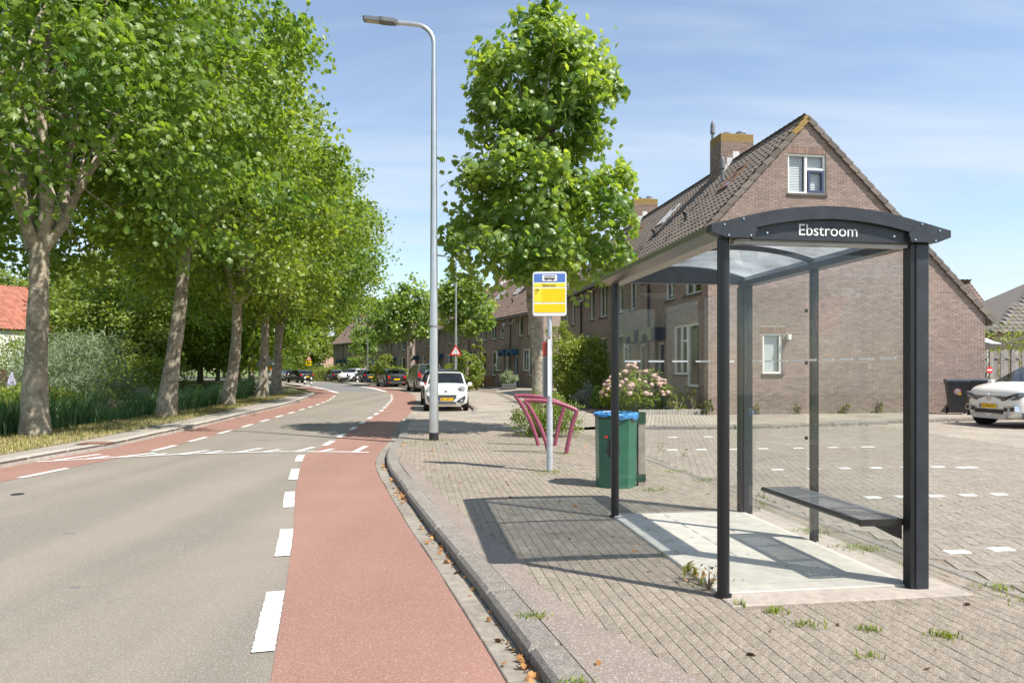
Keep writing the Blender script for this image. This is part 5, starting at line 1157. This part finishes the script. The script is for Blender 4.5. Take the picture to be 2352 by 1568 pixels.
def front_cross(t, xf, L, W):
    l = MB(); l.prism([(-.62, .80), (.62, .80), (.50, .70), (.16, .62), (-.16, .62), (-.50, .70)], xf - .25, xf - .042, YZ); g = l.build('grille', 'car_trim', t)
    l = MB(); [l.box(xf - .06, xf - .038, -.56 + .07 * i, .56 - .07 * i, .775 - .045 * i, .785 - .045 * i) for i in range(3)]; l.build('grille_bar', 'chrome', g)
    d = [(0, .855), (.075, .735), (0, .615), (-.075, .735)]; d2 = [(0, .80), (.032, .735), (0, .67), (-.032, .735)]
    l = MB(); plate(l, d, [d2], .03, lambda a, b_, c: (xf - .015 - c, a, b_)); l.build('emblem', 'chrome', t)
    for s in (-1, 1):
        l = MB(); l.prism([(s * .40, .77), (s * .84, .90), (s * .85, .82), (s * .78, .72), (s * .55, .69)], xf - .42, xf - .085, YZ); h = l.build('headlamp', 'lens_dark', t)
        l = MB(); l.prism([(s * .50, .73), (s * .76, .80), (s * .76, .765), (s * .55, .705)], xf - .09, xf - .075, YZ); l.build('lamp_lens', 'lamp_clear', h)
        l = MB(); l.prism([(s * .42, .52), (s * .78, .56), (s * .80, .42), (s * .50, .38)], xf - .28, xf - .035, YZ); f = l.build('fog_surround', 'chrome', t)
        l = MB(); l.prism([(s * .45, .50), (s * .76, .535), (s * .77, .44), (s * .52, .405)], xf - .1, xf - .03, YZ); l.build('fog_recess', 'car_trim', f)
        l = MB(); l.lathe([(.05, xf - .04), (.05, xf - .022)], (0, s * .62, .47), 12, axis='x'); l.build('fog_lamp', 'lamp_clear', f)
    l = MB(); l.prism([(-.46, .46), (.46, .46), (.42, .36), (-.42, .36)], xf - .15, xf + .006, YZ); l.build('lower_intake', 'car_trim', t)
    l = MB(); l.prism([(-.60, .34), (.60, .34), (.52, .22), (-.52, .22)], xf - .25, xf - .002, YZ); l.build('skid_plate', 'car_silver', t)
    fplate(t, xf + .008, .545, 'H-294-PV')
car('parked_car', 'cream crossover with dark cladding parked in the court by the bins', 'car_cream', 4.12, 1.78, 1.57, crossp, 1.06, (.205, .38), (.92, .975), ((.28, .50), (.52, .72), (.74, .86)), (14.35, 18.65, 0), hd(-1, -.14), front=front_cross, cladding='car_grey_trim', wr=.34, group=None)

# ---------------------------------------------------------------- wheelie bins, fence, right-hand garden
def wheelie(loc, rz, label):
    t = thing('wheelie_bin', label, 'wheelie bin', loc, rz, 'wheelie bins against the gable wall')
    b = MB(); bt, tp = (.20, .24), (.29, .36); P = [(sx * bt[0], sy * bt[1], .06) for sx, sy in ((-1, -1), (1, -1), (1, 1), (-1, 1))] + [(sx * tp[0], sy * tp[1], .98) for sx, sy in ((-1, -1), (1, -1), (1, 1), (-1, 1))]
    b.add(P, [(3, 2, 1, 0), (4, 5, 6, 7)] + [(i, (i + 1) % 4, 4 + (i + 1) % 4, 4 + i) for i in range(4)]); bd = b.build('body', 'wheelie', t)
    b = MB(); b.box(-.31, .31, -.38, .38, .94, .985); b.build('rim', 'wheelie', bd)
    b = MB(); b.prism([(-.39, .99), (.40, .99), (.40, 1.03), (.30, 1.075), (-.30, 1.075), (-.39, 1.03)], -.31, .31, lambda a, b_, c: (c, a, b_)); b.build('lid', 'wheelie_lid', t)
    b = MB(); b.tube([(-.27, .42, 1.02), (.27, .42, 1.02)], .018, 8); b.build('handle', 'wheelie', t, True)
    for s in (-1, 1):
        b = MB(); b.lathe([(.10, -.025), (.10, .025)], (s * .245, .26, .10), 16, axis='x'); w = b.build('wheel', 'rubber', t); b = MB(); b.lathe([(.06, -.03), (.06, .03)], (s * .245, .26, .10), 14, axis='x'); b.build('hub', 'galv', w)
    S = lambda x, z, c: (x, -(.24 + .12 * (z - .06) / .92) - .004 - c, z)
    for r_, c, m_ in ((.10, 0, 'sign_white'), (.094, .002, 'sign_red'), (.068, .004, 'sign_white')): b = MB(); b.add([S(-.02 + r_ * math.cos(a), .70 + r_ * math.sin(a), c) for a in np.linspace(0, 6.283, 20)[:-1]], [tuple(range(19))]); sk = b.build('speed_sticker', m_, bd)
    b = MB(); b.add([S(.04 + .045 * math.cos(a), .63 + .045 * math.sin(a), .006) for a in np.linspace(0, 6.283, 14)[:-1]], [tuple(range(13))]); b.build('sticker_spot', 'sign_yellow', bd)
    wtext('sticker_number', '30', .09, 'sign_text', bd, Matrix.Translation((-.02, -.335, .70)) @ Matrix.Rotation(R(83), 4, 'X'))
wheelie((13.75, 21.95, .1), R(-25), 'dark wheelie bin with a round 30 sticker nearer the parking court')
wheelie((14.85, 22.55, .1), R(-28), 'dark wheelie bin between the other bin and the grey fence')
def fence(name, label, a, b_, h, z, board, gap, m, th=.022, group=None, alternate=True):
    a = Vector(a); b_ = Vector(b_); d = (b_ - a); L = d.length; d.normalize(); t = thing(name, label, 'fence', (a.x, a.y, z), math.atan2(d.y, d.x), group); r = random.Random(5)
    n = int(L / (board + gap))
    for i in range(n):
        x = i * (board + gap); q = MB(); y = -.03 if (i % 2 == 0 or not alternate) else .03; q.box(x, x + board, y - th / 2, y + th / 2, .06, h - r.uniform(0, .02), r.random()); q.build('board', m, t)
    for zz in (.35, h * .5, h - .25): q = MB(); q.box(0, L, -.017, .017, zz, zz + .08, .3); q.build('rail', m, t)
    for x in np.arange(0, L + .1, 1.8): q = MB(); q.box(x - .045, x + .045, .05, .14, 0, h + .08, .4); q.build('post', m, t)
    return t
fc = C0 + Vector((math.cos(HA), math.sin(HA))) * 9.6
f1 = fence('garden_fence', 'weathered grey board fence with a red round sign beside the gable', (fc.x, fc.y + 1.0), (fc.x + 6.5, fc.y + 1.9), 2.0, .1, .15, .055, 'wood_grey')
q = MB(); q.lathe([(.115, -.075), (.115, -.07)], (.78, 0, 1.35), 20, axis='y'); s = q.build('round_sign', 'sign_red', f1); q = MB(); q.box(.69, .87, -.079, -.0755, 1.325, 1.375); q.build('sign_bar', 'sign_white', s)
t = thing('shade_sail', 'pale grey shade sail sagging behind the board fence', 'shade sail', (fc.x + .2, fc.y + 2.0, .1)); b = MB(); n = 8
b.add([(i / n * 2.6, j / n * 2.2, 2.35 + .35 * (i / n - .4) ** 2 - .25 * math.sin(math.pi * j / n) + .1 * math.sin(i)) for j in range(n + 1) for i in range(n + 1)], [(j * (n + 1) + i, j * (n + 1) + i + 1, (j + 1) * (n + 1) + i + 1, (j + 1) * (n + 1) + i) for i in range(n) for j in range(n)]); b.build('sail', 'tarp', t, True)
for x, y in ((0, 0), (2.6, 0), (0, 2.2), (2.6, 2.2)): b = MB(); b.box(x - .04, x + .04, y - .04, y + .04, 0, 2.55); b.build('post', 'white_frame', t)
# garden fence and parasol over the canal
fence('board_fence', 'brown board fence in the garden across the canal', (-37.5, 48), (-30.4, 45), 1.95, -.5, .17, .01, 'wood_brown', alternate=False)
t = thing('parasol', 'closed lilac parasol standing before the brown board fence', 'parasol', (-29.6, 42, -.95)); b = MB(); b.tube([(0, 0, 0), (0, 0, 2.2)], .03, 8); b.build('pole', 'sign_white', t)
b = MB(); vs = []
for z, r_ in ((.75, .20), (.95, .24), (1.4, .22), (1.8, .16), (2.1, .06), (2.25, .02)): vs += [(r_ * (1 + .18 * math.cos(6 * a)) * math.cos(a), r_ * (1 + .18 * math.cos(6 * a)) * math.sin(a), z) for a in np.linspace(0, 6.283, 25)[:-1]]
b.add(vs, [(i * 24 + k, i * 24 + (k + 1) % 24, i * 24 + 24 + (k + 1) % 24, i * 24 + 24 + k) for i in range(5) for k in range(24)]); b.build('folded_canopy', 'parasol', t, True)
fence('garden_fence', 'short tan board fence beside the conifer hedge', (4.2, 27.4), (4.9, 27.3), 1.55, .1, .14, .01, 'wood_tan', alternate=False)
# low fences and planters before the middle terrace
fence('front_fence', 'low brown picket fence before the middle terrace', (-3.2, 58.2), (-1.4, 53.4), .75, .1, .08, .03, 'wood_brown', alternate=False)
b = MB(); b.cbox(-.5, .5, -1.2, 1.2, 0, .35, .02); tag(b.build('planter', 'planter', loc=(-.2, 49.6, .1)), 'low dark concrete planter beside the street tree trunk', 'planter')
# concrete edging before the flower bed
e = thing('bed_edging', 'row of short concrete palisade blocks edging the flower bed', 'edging', (3.85, 21.55, .1), R(6))
for i in range(26): b = MB(); b.cbox(i * .082, i * .082 + .074, 0, .06, -.05, .15 + rnd.uniform(-.008, .008), .01); b.build('palisade_block', 'kerb_pale', e)
sheet('flower_bed', [(2.5, 22), (3.8, 21.65), (6.0, 21.85), (5.3, 25.3), (2.8, 41), (1.2, 41)], .097, 'soil')
# ---------------------------------------------------------------- trees
def crown_points(prof, n_cl, per, seed, sig=.5, shell=.42, flat=.75):
    """clumped leaf positions; prof = [(z, radius)...]"""
    rs = np.random.RandomState(seed); zs = [p[0] for p in prof]; rr_ = [p[1] for p in prof]
    zz = np.linspace(zs[0], zs[-1], 400); wt = np.interp(zz, zs, rr_) ** 1.3; wt /= wt.sum()
    cz = rs.choice(zz, n_cl, p=wt); a = rs.uniform(0, 6.283, n_cl); lump = 1 + .14 * np.sin(a * 3 + seed) + .12 * np.sin(cz * 1.3 + a * 2 + seed)
    r_ = np.interp(cz, zs, rr_) * lump * rs.uniform(0, 1, n_cl) ** shell
    cen = np.stack([r_ * np.cos(a), r_ * np.sin(a), cz], 1); ct = rs.uniform(0, 1, n_cl)
    idx = rs.randint(0, n_cl, n_cl * per); s = np.array([sig, sig, sig * flat]) * rs.uniform(.6, 1.25, n_cl)[idx][:, None]
    P = cen[idx] + np.clip(rs.normal(size=(len(idx), 3)), -1.8, 1.8) * s
    ax = np.zeros_like(P); mid = (zs[0] + zs[-1]) / 2; ax[:, 2] = mid
    out = P - ax; out[:, 2] *= .5; out /= np.linalg.norm(out, axis=1)[:, None] + 1e-6
    tint = np.clip(.5 * ct[idx] + .5 * rs.uniform(0, 1, len(idx)) + .0, 0, 1)
    return P, out, tint, cen
def crown(name, prof, n_cl, per, seed, size, m, kind, sig=.5, shell=.42, hollow=None, **k):
    P, out, tint, cen = crown_points(prof, n_cl, per, seed, sig, shell)
    if hollow:                  # bare limbs show round the fork
        q = ~((np.hypot(P[:, 0], P[:, 1]) < hollow[0] * np.clip((hollow[1] - P[:, 2]) / 2.2, 0, 1) ** .5)); P, out, tint = P[q], out[q], tint[q]
    return leaf_mesh(name, P, size, m, kind, seed, up=.25, tint=tint, outward=out, hang=.6, **k), cen
def trunk_mesh(seed, h, r0, forks, lean=(0, 0), n=12, targets=None, thin=.5, flare=1.45):
    r = random.Random(seed); mb = MB()
    m = 9; P = []; Rr = []
    for i in range(m):
        u = i / (m - 1); w = .10 * math.sin(u * 5 + seed)
        P.append((lean[0] * u + w * .6, lean[1] * u + .08 * math.sin(u * 4 + seed * 2), -.1 + (h + .1) * u)); Rr.append(r0 * (1 - .30 * u) * (1 + (flare - 1) * math.exp(-u * 8)) * (1 + .05 * math.sin(u * 17 + seed)))
    mb.tube(P, Rr, n); topp = Vector(P[-1])
    for (dx_, dy_, hh, rr_) in forks:
        Q = []; k = 6
        for i in range(k + 1):
            u = i / k; Q.append(topp + Vector((dx_ * u ** .75 + .12 * math.sin(u * 7 + dx_), dy_ * u ** .75, -.15 + hh * u)))
        mb.tube(Q, [rr_ * (1 - .7 * i / k) for i in range(k + 1)], 9)
        if targets is not None:
            for _ in range(11):
                b_ = Q[r.randint(2, k)]; c = Vector(targets[r.randrange(len(targets))])
                if (c - b_).length < 5.5: mid = b_.lerp(c, .5) + Vector((0, 0, .35)); mb.tube([b_, mid, c], [rr_ * .32, rr_ * .2, rr_ * .06], 6)
    return mb
bigprof = [(4.1, 3.4), (5.2, 4.6), (7, 5.1), (9.5, 5.0), (11.8, 3.9), (13.4, 2.2), (14.4, .6)]
BIG = [crown('crown', bigprof, 420, 104, s, .155, 'leaf_plane_deep' if s == 1 else 'leaf_plane', 'lobed' if s == 1 else 'star', .42, .36, hollow=(3.0, 7.6)) for s in (1, 2, 3)]
forks0 = [(-1.2, .2, 4.5, .17), (.5, -.4, 5.5, .16), (.2, 1.5, 4, .13), (1.8, .3, 3.4, .11), (-.4, -1.8, 3.6, .12)]
planes = [  # x, y, lean, base radius, bare trunk height, label, crown variant, yaw, scale
    (-10.7, 15.9, (.12, 0), .255, 4.3, 'plane tree with the thick forked trunk before the reed bed', 0, .2, (1, 1, 1.02)),
    (-10.85, 22.4, (.42, .2), .25, 5.4, 'plane tree with the straight leaning trunk at the gap to the water', 1, 1.7, (1, 1, 1)),
    (-11.65, 29.1, (.45, 0), .25, 4.3, 'plane tree with a crooked forked trunk beyond the straight one', 2, 3.1, (1, 1, .98)),
    (-13.1, 36.8, (.5, 0), .24, 5.0, 'plane tree beside the leaning grey-backed sign', 0, 4.2, (1.06, 1.06, 1)),
    (-13.5, 40.5, (.35, .2), .24, 5.2, 'plane tree just behind the leaning grey-backed sign', 1, 5.3, (1.1, 1.1, 1)),
    (-16.2, 48.5, (.4, 0), .27, 4.6, 'plane tree where the canal path reaches the bend', 2, .9, (1.22, 1.22, 1.22)),
]
for i, (x, y, ln, r0, h, lab, cv, yaw, s) in enumerate(planes):
    t = thing('plane_tree', lab, 'tree', (x, y, 0), 0, 'plane trees on the canal verge')
    cr_, cen = BIG[cv]; ca, sa = math.cos(yaw), math.sin(yaw)
    tg = [((c[0] * ca - c[1] * sa) * s[0], (c[0] * sa + c[1] * ca) * s[1], c[2] * s[2]) for c in cen]
    fk = [(f[0] * (1 if i % 2 == 0 else -.8), f[1], f[2], f[3]) for f in forks0]
    trunk_mesh(10 + i, h, r0, fk, ln, 14, tg).build('trunk', 'bark', t, True)
    c = link('crown', cr_, t); c['kind'] = 'stuff'; c.rotation_euler = (0, 0, yaw); c.scale = s
# trees further off, one crown mesh for two kinds
farprof = [(1.6, 1.6), (2.8, 3.4), (5, 4.4), (8, 4.4), (10.5, 3.2), (12.5, 1.2)]
FAR = [crown('crown', farprof, 200, 90, 7, .28, 'leaf_far', 'star', .6, .35)[0], crown('crown', farprof, 200, 90, 9, .28, 'leaf_plane', 'star', .6, .35)[0], crown('crown', farprof, 200, 90, 10, .28, 'leaf_yellowish', 'star', .6, .35)[0]]
ftr = trunk_mesh(40, 4.5, .24, [(1, .5, 5, .12), (-1.2, .2, 5, .12), (.2, -1.2, 4.5, .1)], (0, 0), 10); fo = ftr.build('trunk', 'bark'); FT = fo.data; bpy.data.objects.remove(fo)
def far_tree(x, y, v, s, yaw, label, group, z=-.1, name='broadleaf_tree'):
    t = thing(name, label, 'tree', (x, y, z), yaw, group); o = link('trunk', FT, t); o.scale = (1, 1, s[2]); c = link('crown', FAR[v], t); c['kind'] = 'stuff'; c.scale = s
for i, (x, y, v, s) in enumerate([(-22, 60, 1, 1.0), (-27, 70, 1, 1.0), (-31, 80, 1, 1.0), (-36, 87, 1, 1.0), (-40, 91, 1, 1.0)]): far_tree(x, y, v, (1.15, 1.15, 1.12), i * 1.3, 'plane tree in the row following the canal round the bend', 'plane trees round the bend', name='plane_tree')
for i, (x, y, v, s) in enumerate([(-35, 104, 0, 1.15), (-20, 118, 2, 1.1), (-36, 124, 0, 1.2), (-46, 116, 2, 1.1), (-12, 122, 0, 1.2), (-4, 118, 1, 1.1), (-30, 140, 0, 1.3), (-52, 128, 1, 1.2), (-42, 140, 2, 1.3)]): far_tree(x, y, v, (s, s, s), i * 2.1, 'broadleaf tree standing beyond the far terrace and bend', 'broadleaf trees beyond the bend')
for i, (x, y, v, sx, sz) in enumerate([(-30, 55, 2, .95, .85), (-35, 62, 0, 1.0, .95), (-41, 70, 0, 1.2, 1.0), (-52, 88, 1, 1.3, 1.0), (-44, 80, 1, 1.2, 1.1), (-60, 84, 0, 1.3, 1.1), (-56, 98, 1, 1.2, 1.0), (-32, 60, 1, .85, .9), (-29, 66, 1, .95, .95), (-66, 76, 0, 1.2, 1.1)]): far_tree(x, y, v, (sx, sx, sz), i * 1.9, 'leafy tree crowding the gardens across the canal', 'trees in the gardens across the canal', -.15)
# pavement trees
t = thing('street_tree', 'pollarded street tree with a two-tier leafy crown behind the bus stop sign', 'tree', (.62, 16.6, 0))
P1, o1, t1, c1 = crown_points([(3.4, 1.0), (4.0, 1.85), (5.0, 2.08), (5.8, 2.0), (6.5, 1.2)], 100, 84, 21, .30, .36); P2, o2, t2, c2 = crown_points([(6.5, .85), (7.1, 1.45), (8.1, 1.55), (8.9, 1.2), (9.75, .45)], 80, 84, 22, .28, .36)
for Q_, rm in ((P1, 2.15), (P2, 1.75)): k_ = np.hypot(Q_[:, 0], Q_[:, 1]); f_ = np.minimum(1, (rm * (1 + .10 * np.sin(Q_[:, 2] * 7 + Q_[:, 0] * 5))) / np.maximum(k_, .01)); Q_[:, 0] *= f_; Q_[:, 1] *= f_
P1[:, 0] += -.08; P2[:, 0] += .12
lm = leaf_mesh('crown', np.concatenate([P1, P2]), .172, 'leaf_street', 'lobed', 23, up=.22, tint=np.concatenate([t1, t2]), outward=np.concatenate([o1, o2]), hang=.8)
c = link('crown', lm, t); c['kind'] = 'stuff'
mb = trunk_mesh(31, 3.6, .20, [(.05, 0, 3.3, .11), (1.1, .4, 1.6, .07), (-1.2, .3, 1.5, .07), (.3, -1.2, 1.5, .06), (-.2, 1.2, 1.6, .06)], (-.10, 0), 14, flare=1.15)
for k in range(8): a = k * .8; mb.tube([(0.0, 0, 6.7), (.5 * math.cos(a), .5 * math.sin(a), 7.2), (1.2 * math.cos(a) + .2, 1.2 * math.sin(a), 8.0 + .1 * k)], [.06, .035, .012], 6)
mb.build('trunk', 'bark', t, True)
SM, _ = crown('crown', [(3.9, .9), (4.5, 1.6), (5.6, 1.85), (7.0, 1.75), (8.2, 1.2), (9.0, .4)], 90, 42, 25, .27, 'leaf_street', 'star', .34, .4)
smt = trunk_mesh(33, 3.4, .15, [(.2, 0, 3, .09), (.9, .3, 1.8, .05), (-.9, .2, 1.8, .05)], (0, 0), 10, flare=1.15).build('trunk', 'bark'); ST = smt.data; bpy.data.objects.remove(smt)
for x, y, s, lab in ((-3.3, 51, 1.0, 'round street tree right behind the lamp with the narrows sign'), (-9.0, 63, 1.06, 'round street tree beside the parked black crossover'), (-13.4, 76, 1.1, 'round street tree over the dark blue hatchback'), (-17.8, 86, .8, 'round street tree before the far terrace')):
    t = thing('street_tree', lab, 'tree', (x, y, 0), x, 'round street trees along the pavement'); link('trunk', ST, t); c = link('crown', SM, t); c['kind'] = 'stuff'; c.scale = (s, s, s)

# ---------------------------------------------------------------- shrubs and plants
def bush(name, label, cat, loc, rx, ry, h, n, m, size, kind='oval', seed=1, hang=.3, group=None, low=.05, ncl=None, stem=True, sig=None, top=.35):
    t = thing(name, label, cat, loc, 0, group)
    prof = [(low * h, .55), (.2 * h, .9), (.45 * h, 1.0), (.75 * h, .8), (.95 * h, top)]
    k = ncl or max(14, int(n / 60)); P, o, tn, cen = crown_points(prof, k, max(1, n // k), seed, (sig or .16 * max(rx, ry)), .35)
    P[:, 0] *= 1; Q = P.copy(); Q[:, 0] *= rx; Q[:, 1] *= ry; Q[:, 2] = np.maximum(Q[:, 2], .03)
    c = link('foliage', leaf_mesh('foliage', Q, size, m, kind, seed, up=.2, tint=tn, outward=o, hang=hang), t); c['kind'] = 'stuff'
    if stem:
        mb = MB(); r = random.Random(seed)
        for _ in range(6): a = r.uniform(0, 6.28); mb.tube([(.05 * math.cos(a), .05 * math.sin(a), -.05), (.3 * rx * math.cos(a), .3 * ry * math.sin(a), h * .4), (.6 * rx * math.cos(a), .6 * ry * math.sin(a), h * .75)], [.03, .02, .008], 6)
        mb.build('stem', 'twig', t)
    return t
bush('shrub', 'loose green shrub at the foot of the pollarded street tree', 'shrub', (.72, 15.8, 0), .78, .55, 1.0, 6500, 'leaf_yellowish', .055, 'oval', 3, sig=.12)
bush('conifer', 'broad yellow-green conifer half in shade beside the tan fence', 'conifer', (2.9, 29.3, .1), 1.2, 1.05, 2.75, 12000, 'leaf_conifer', .115, 'oval', 4, hang=1.2, low=.02, top=.6)
bush('conifer', 'small golden conifer rising behind the broad conifer', 'conifer', (2.05, 31.0, .1), .8, .7, 3.6, 5200, 'leaf_conifer', .11, 'oval', 5, hang=.8, low=.02)
bush('shrub', 'silver-leaved low shrub before the broad conifer', 'shrub', (2.75, 25.8, .1), .65, .5, .85, 2200, 'leaf_silver', .10, 'narrow', 6, hang=.6, low=.02)
bush('shrub', 'dark green low shrub between the silver shrub and the hydrangea', 'shrub', (3.25, 25.2, .1), .55, .5, .75, 1500, 'leaf_street', .09, 'oval', 7, low=.02)
hy_ = bush('hydrangea', 'hydrangea bush with faded pink flower heads by the navy canopy', 'shrub', (3.95, 22.6, .1), 1.05, .75, 1.35, 2600, 'leaf_hydrangea', .13, 'oval', 8, low=.03)
fm = MB(); bmh = bmesh.new(); bmesh.ops.create_icosphere(bmh, subdivisions=2, radius=.088)
for v in bmh.verts: v.co *= 1 + .14 * math.sin(v.co.x * 90) * math.sin(v.co.y * 80 + v.co.z * 70); v.co.z *= .75
me = bpy.data.meshes.new('flower_head'); bmh.to_mesh(me); bmh.free(); me.materials.append(MT['flower'])
fr = random.Random(9)
for i in range(110):
    a = fr.uniform(0, 6.283); e = fr.uniform(-.1, 1.3); x, y, z = 1.05 * math.cos(a) * math.cos(e), .8 * math.sin(a) * math.cos(e), .62 + .72 * math.sin(e) + (.25 if -.5 < math.cos(a) < .1 and e > .8 else 0)
    o = link('flower_head', me, hy_, (x * fr.uniform(.9, 1.08), y * fr.uniform(.9, 1.08), z)); o.rotation_euler = (fr.uniform(-.5, .5), fr.uniform(-.5, .5), fr.uniform(0, 6)); s = fr.uniform(.65, 1.15); o.scale = (s, s, s)
for i, (x, y, r_, h, lab) in enumerate([(5.1, 22.0, .4, .55, 'straggly green plant in the flower bed beside the hydrangea'), (5.6, 21.95, .18, .75, 'upright leafy weed in the flower bed by the brick corner'), (5.95, 21.6, .2, .5, 'leaning leafy weed at the corner of the gable')]): bush('weed', lab, 'plant', (x, y, .1), r_, r_ * .8, h, 420, 'leaf_grass', .09, 'oval', 30 + i, low=.02)
gu = Vector((math.cos(HA), math.sin(HA)))
for i, (w, r_, h) in enumerate(((1.5, .12, .3), (2.9, .16, .34), (4.5, .26, .30), (5.6, .17, .42), (8.3, .1, .2))): p = C0 + gu * w; bush('weed', 'green weed growing at the foot of the bare gable wall', 'plant', (p.x, p.y - .2, .1), r_, .13, h, 260, 'leaf_grass', .07, 'oval', 40 + i, low=.02, group='weeds along the gable wall')
bush('shrub', 'variegated yellow shrub behind the white hatchback', 'shrub', (-3.0, 47.0, .0), .95, .9, 2.7, 3600, 'leaf_yellowish', .16, 'oval', 50)
bush('conifer', 'narrow brown-green conifer beside the variegated shrub', 'conifer', (-2.45, 49.5, .0), .55, .55, 4.0, 3600, 'leaf_conifer', .14, 'oval', 51, low=.02)
bush('shrub', 'low yellow-green shrub left of the lamp with the narrows sign', 'shrub', (-4.2, 49, .0), .8, .7, 1.9, 1500, 'leaf_hydrangea', .14, 'oval', 52)
bush('shrub', 'leafy shrub in the dark planter before the middle terrace', 'shrub', (-.2, 49.6, .4), .6, 1.2, 1.0, 1500, 'leaf_willow', .14, 'oval', 53)
for i, (x, y, rx, h, m_, lab) in enumerate([(-12.6, 72, 1.5, 2.9, 'leaf_hydrangea', 'bright green rounded shrub behind the black crossover'), (-14.4, 80, 1.6, 1.7, 'leaf_hydrangea', 'clipped yellow-green hedge beside the dark blue hatchback'), (-19.4, 89, 1.8, 2.0, 'leaf_yellowish', 'yellowing shrub behind the white sports utility car'), (-24.5, 92, 2.4, 2.0, 'leaf_hydrangea', 'low hedge with orange tips behind the black hatchback'), (-19.6, 90.5, 1.4, 5.0, 'leaf_plane', 'dark ivy-clad tree stump shape before the far terrace'), (-33, 101, 2.2, 7.5, 'leaf_plane', 'dark bushy tree at the far side of the bend'), (-10.6, 67.5, 1.0, 1.6, 'leaf_street', 'green shrub in the front garden under the round street trees'), (-7.4, 61.5, .9, 1.7, 'leaf_hydrangea', 'light green shrub beside the grey-brown van')]):
    bush('shrub', lab, 'shrub', (x, y, -.05), rx, rx * .8, h, 2200, m_, .26, 'oval', 60 + i, low=.02)
# over the canal
bush('willow_bush', 'grey-green willow bush leaning over the canal bank', 'shrub', (-25.0, 41, -.6), 2.6, 2.2, 4.3, 8000, 'leaf_willow', .34, 'narrow', 70, hang=1.0, low=.04, sig=.34)
bush('willow_bush', 'pale silver willow bush behind the thick forked plane trunk', 'shrub', (-29.0, 44.5, -.4), 2.0, 1.8, 3.4, 5000, 'leaf_willow', .34, 'narrow', 71, hang=.8, low=.04, sig=.36)
bush('shrub', 'bright yellow-green bush on the far canal bank', 'shrub', (-27.0, 49.5, -.4), 2.6, 2.0, 3.3, 5200, 'leaf_hydrangea', .22, 'oval', 72, low=.03)
bush('shrub', 'olive green bush on the far canal bank beside the bright one', 'shrub', (-27.6, 54.5, -.4), 2.4, 2.0, 3.1, 4200, 'leaf_yellowish', .23, 'oval', 73, low=.03)
bush('shrub', 'pale grassy bush below the brown board fence', 'shrub', (-26.6, 38.5, -.6), 1.6, 1.5, 1.0, 3600, 'leaf_hydrangea', .24, 'oval', 74, low=.03)
bush('shrub', 'light green bush at the water beside the reed bed', 'shrub', (-22.8, 34.0, -.8), 1.5, 1.2, 1.5, 2800, 'leaf_yellowish', .2, 'oval', 75, low=.03)
bush('shrub', 'tall leafy shrub screening the white house across the canal', 'shrub', (-35.6, 52.5, -.3), 2.6, 2.2, 4.6, 6000, 'leaf_far', .24, 'oval', 77, low=.03)
bush('hedge', 'hedge with reddish tips above the grey board fence', 'hedge', (19.6, 27.5, .1), 3.6, 1.0, 3.0, 5200, 'leaf_yellowish', .13, 'oval', 76, low=.03, top=.9)
b = MB(); b.box(-.45, .45, -.05, .05, -.3, .75); tag(b.build('jetty_board', 'wood_grey', loc=(-24.6, 47.3, -.5)), 'weathered wooden board at the water edge by the yellow-green bush', 'board')
rs = np.random.RandomState(14)
nb = [(x - .15, y) for x, y in NB]; nb2 = [(x - 1.7, y) for x, y in NB]
p = band(15000, nb2, nb, 11.5, 48, 0, 1.5); xn = np.interp(p[:, 1], [q[1] for q in NB], [q[0] for q in NB]); p[:, 2] = -.16 - (xn - p[:, 0]) * .45
keep = ~((p[:, 1] > 20.2) & (p[:, 1] < 22.4)); p = p[keep]
tag(link('reed_bed', blades('reed_bed', p, 1.3, .03, 'leaf_reed', 15, .55)), 'dark green reeds along the near canal bank', 'reeds', kind='stuff')
p = band(900, nb2, nb, 20.0, 22.8, -.4); tag(link('reed_bed', blades('reed_bed', p, .75, .03, 'leaf_reed', 16, .4)), 'short stiff reeds in the gap beside the straight leaning plane trunk', 'reeds', kind='stuff')
p = band(9000, [(x - .4, y) for x, y in FB], [(x + 1.0, y) for x, y in FB], 20, 66, -.55, 1.2); tag(link('far_bank_grass', blades('far_bank_grass', p, .8, .035, 'leaf_yellowish', 17, .5)), 'tall pale grass along the far canal bank', 'grass', kind='stuff')
p = band(5000, [(x - 12, y) for x, y in FB], [(x - .3, y) for x, y in FB], 22, 75, -.16, 1.2); tag(link('far_bank_grass', blades('far_bank_grass', p, .7, .05, 'leaf_grass', 18, .5)), 'rough meadow grass behind the far canal bank', 'grass', kind='stuff')
# plants at the shelter
t = bush('plantain', 'broad-leaved green weed at the foot of the shelter post', 'plant', (1.27, 4.98, 0), .11, .09, .14, 46, 'leaf_grass', .11, 'narrow', 80, hang=-.8, low=.02, stem=False, ncl=8)
t = thing('dead_weed', 'withered brown weed stalk beside the shelter post', 'plant', (1.33, 4.80, 0)); mb = MB(); r = random.Random(4)
for _ in range(16): a = r.uniform(0, 6.28); l = r.uniform(.08, .2); p1 = Vector((math.cos(a) * l * .4, math.sin(a) * l * .3, l * .8)); mb.tube([(0, 0, 0), p1 * .6, p1], [.004, .003, .0015], 5)
mb.build('stalk', 'twig', t); P = [(r.gauss(0, .06), r.gauss(0, .05), r.uniform(.04, .17)) for _ in range(40)]; link('withered_leaf', leaf_mesh('withered_leaf', P, .028, 'dry_leaf', 'oval', 3), t)['kind'] = 'stuff'
for i, (x, y, h, lab) in enumerate(((2.85, 11.7, .32, 'tall single weed at the edge of the parking court'), (2.65, 12.6, .2, 'small grassy weed behind the litter bin'), (2.62, 7.45, .22, 'tall weed behind the rear shelter post'))):
    bush('weed', lab, 'plant', (x, y, 0), .05 + .02 * i, .05, h, 90, 'leaf_grass', .05, 'narrow', 90 + i, low=.02, stem=False, ncl=12)
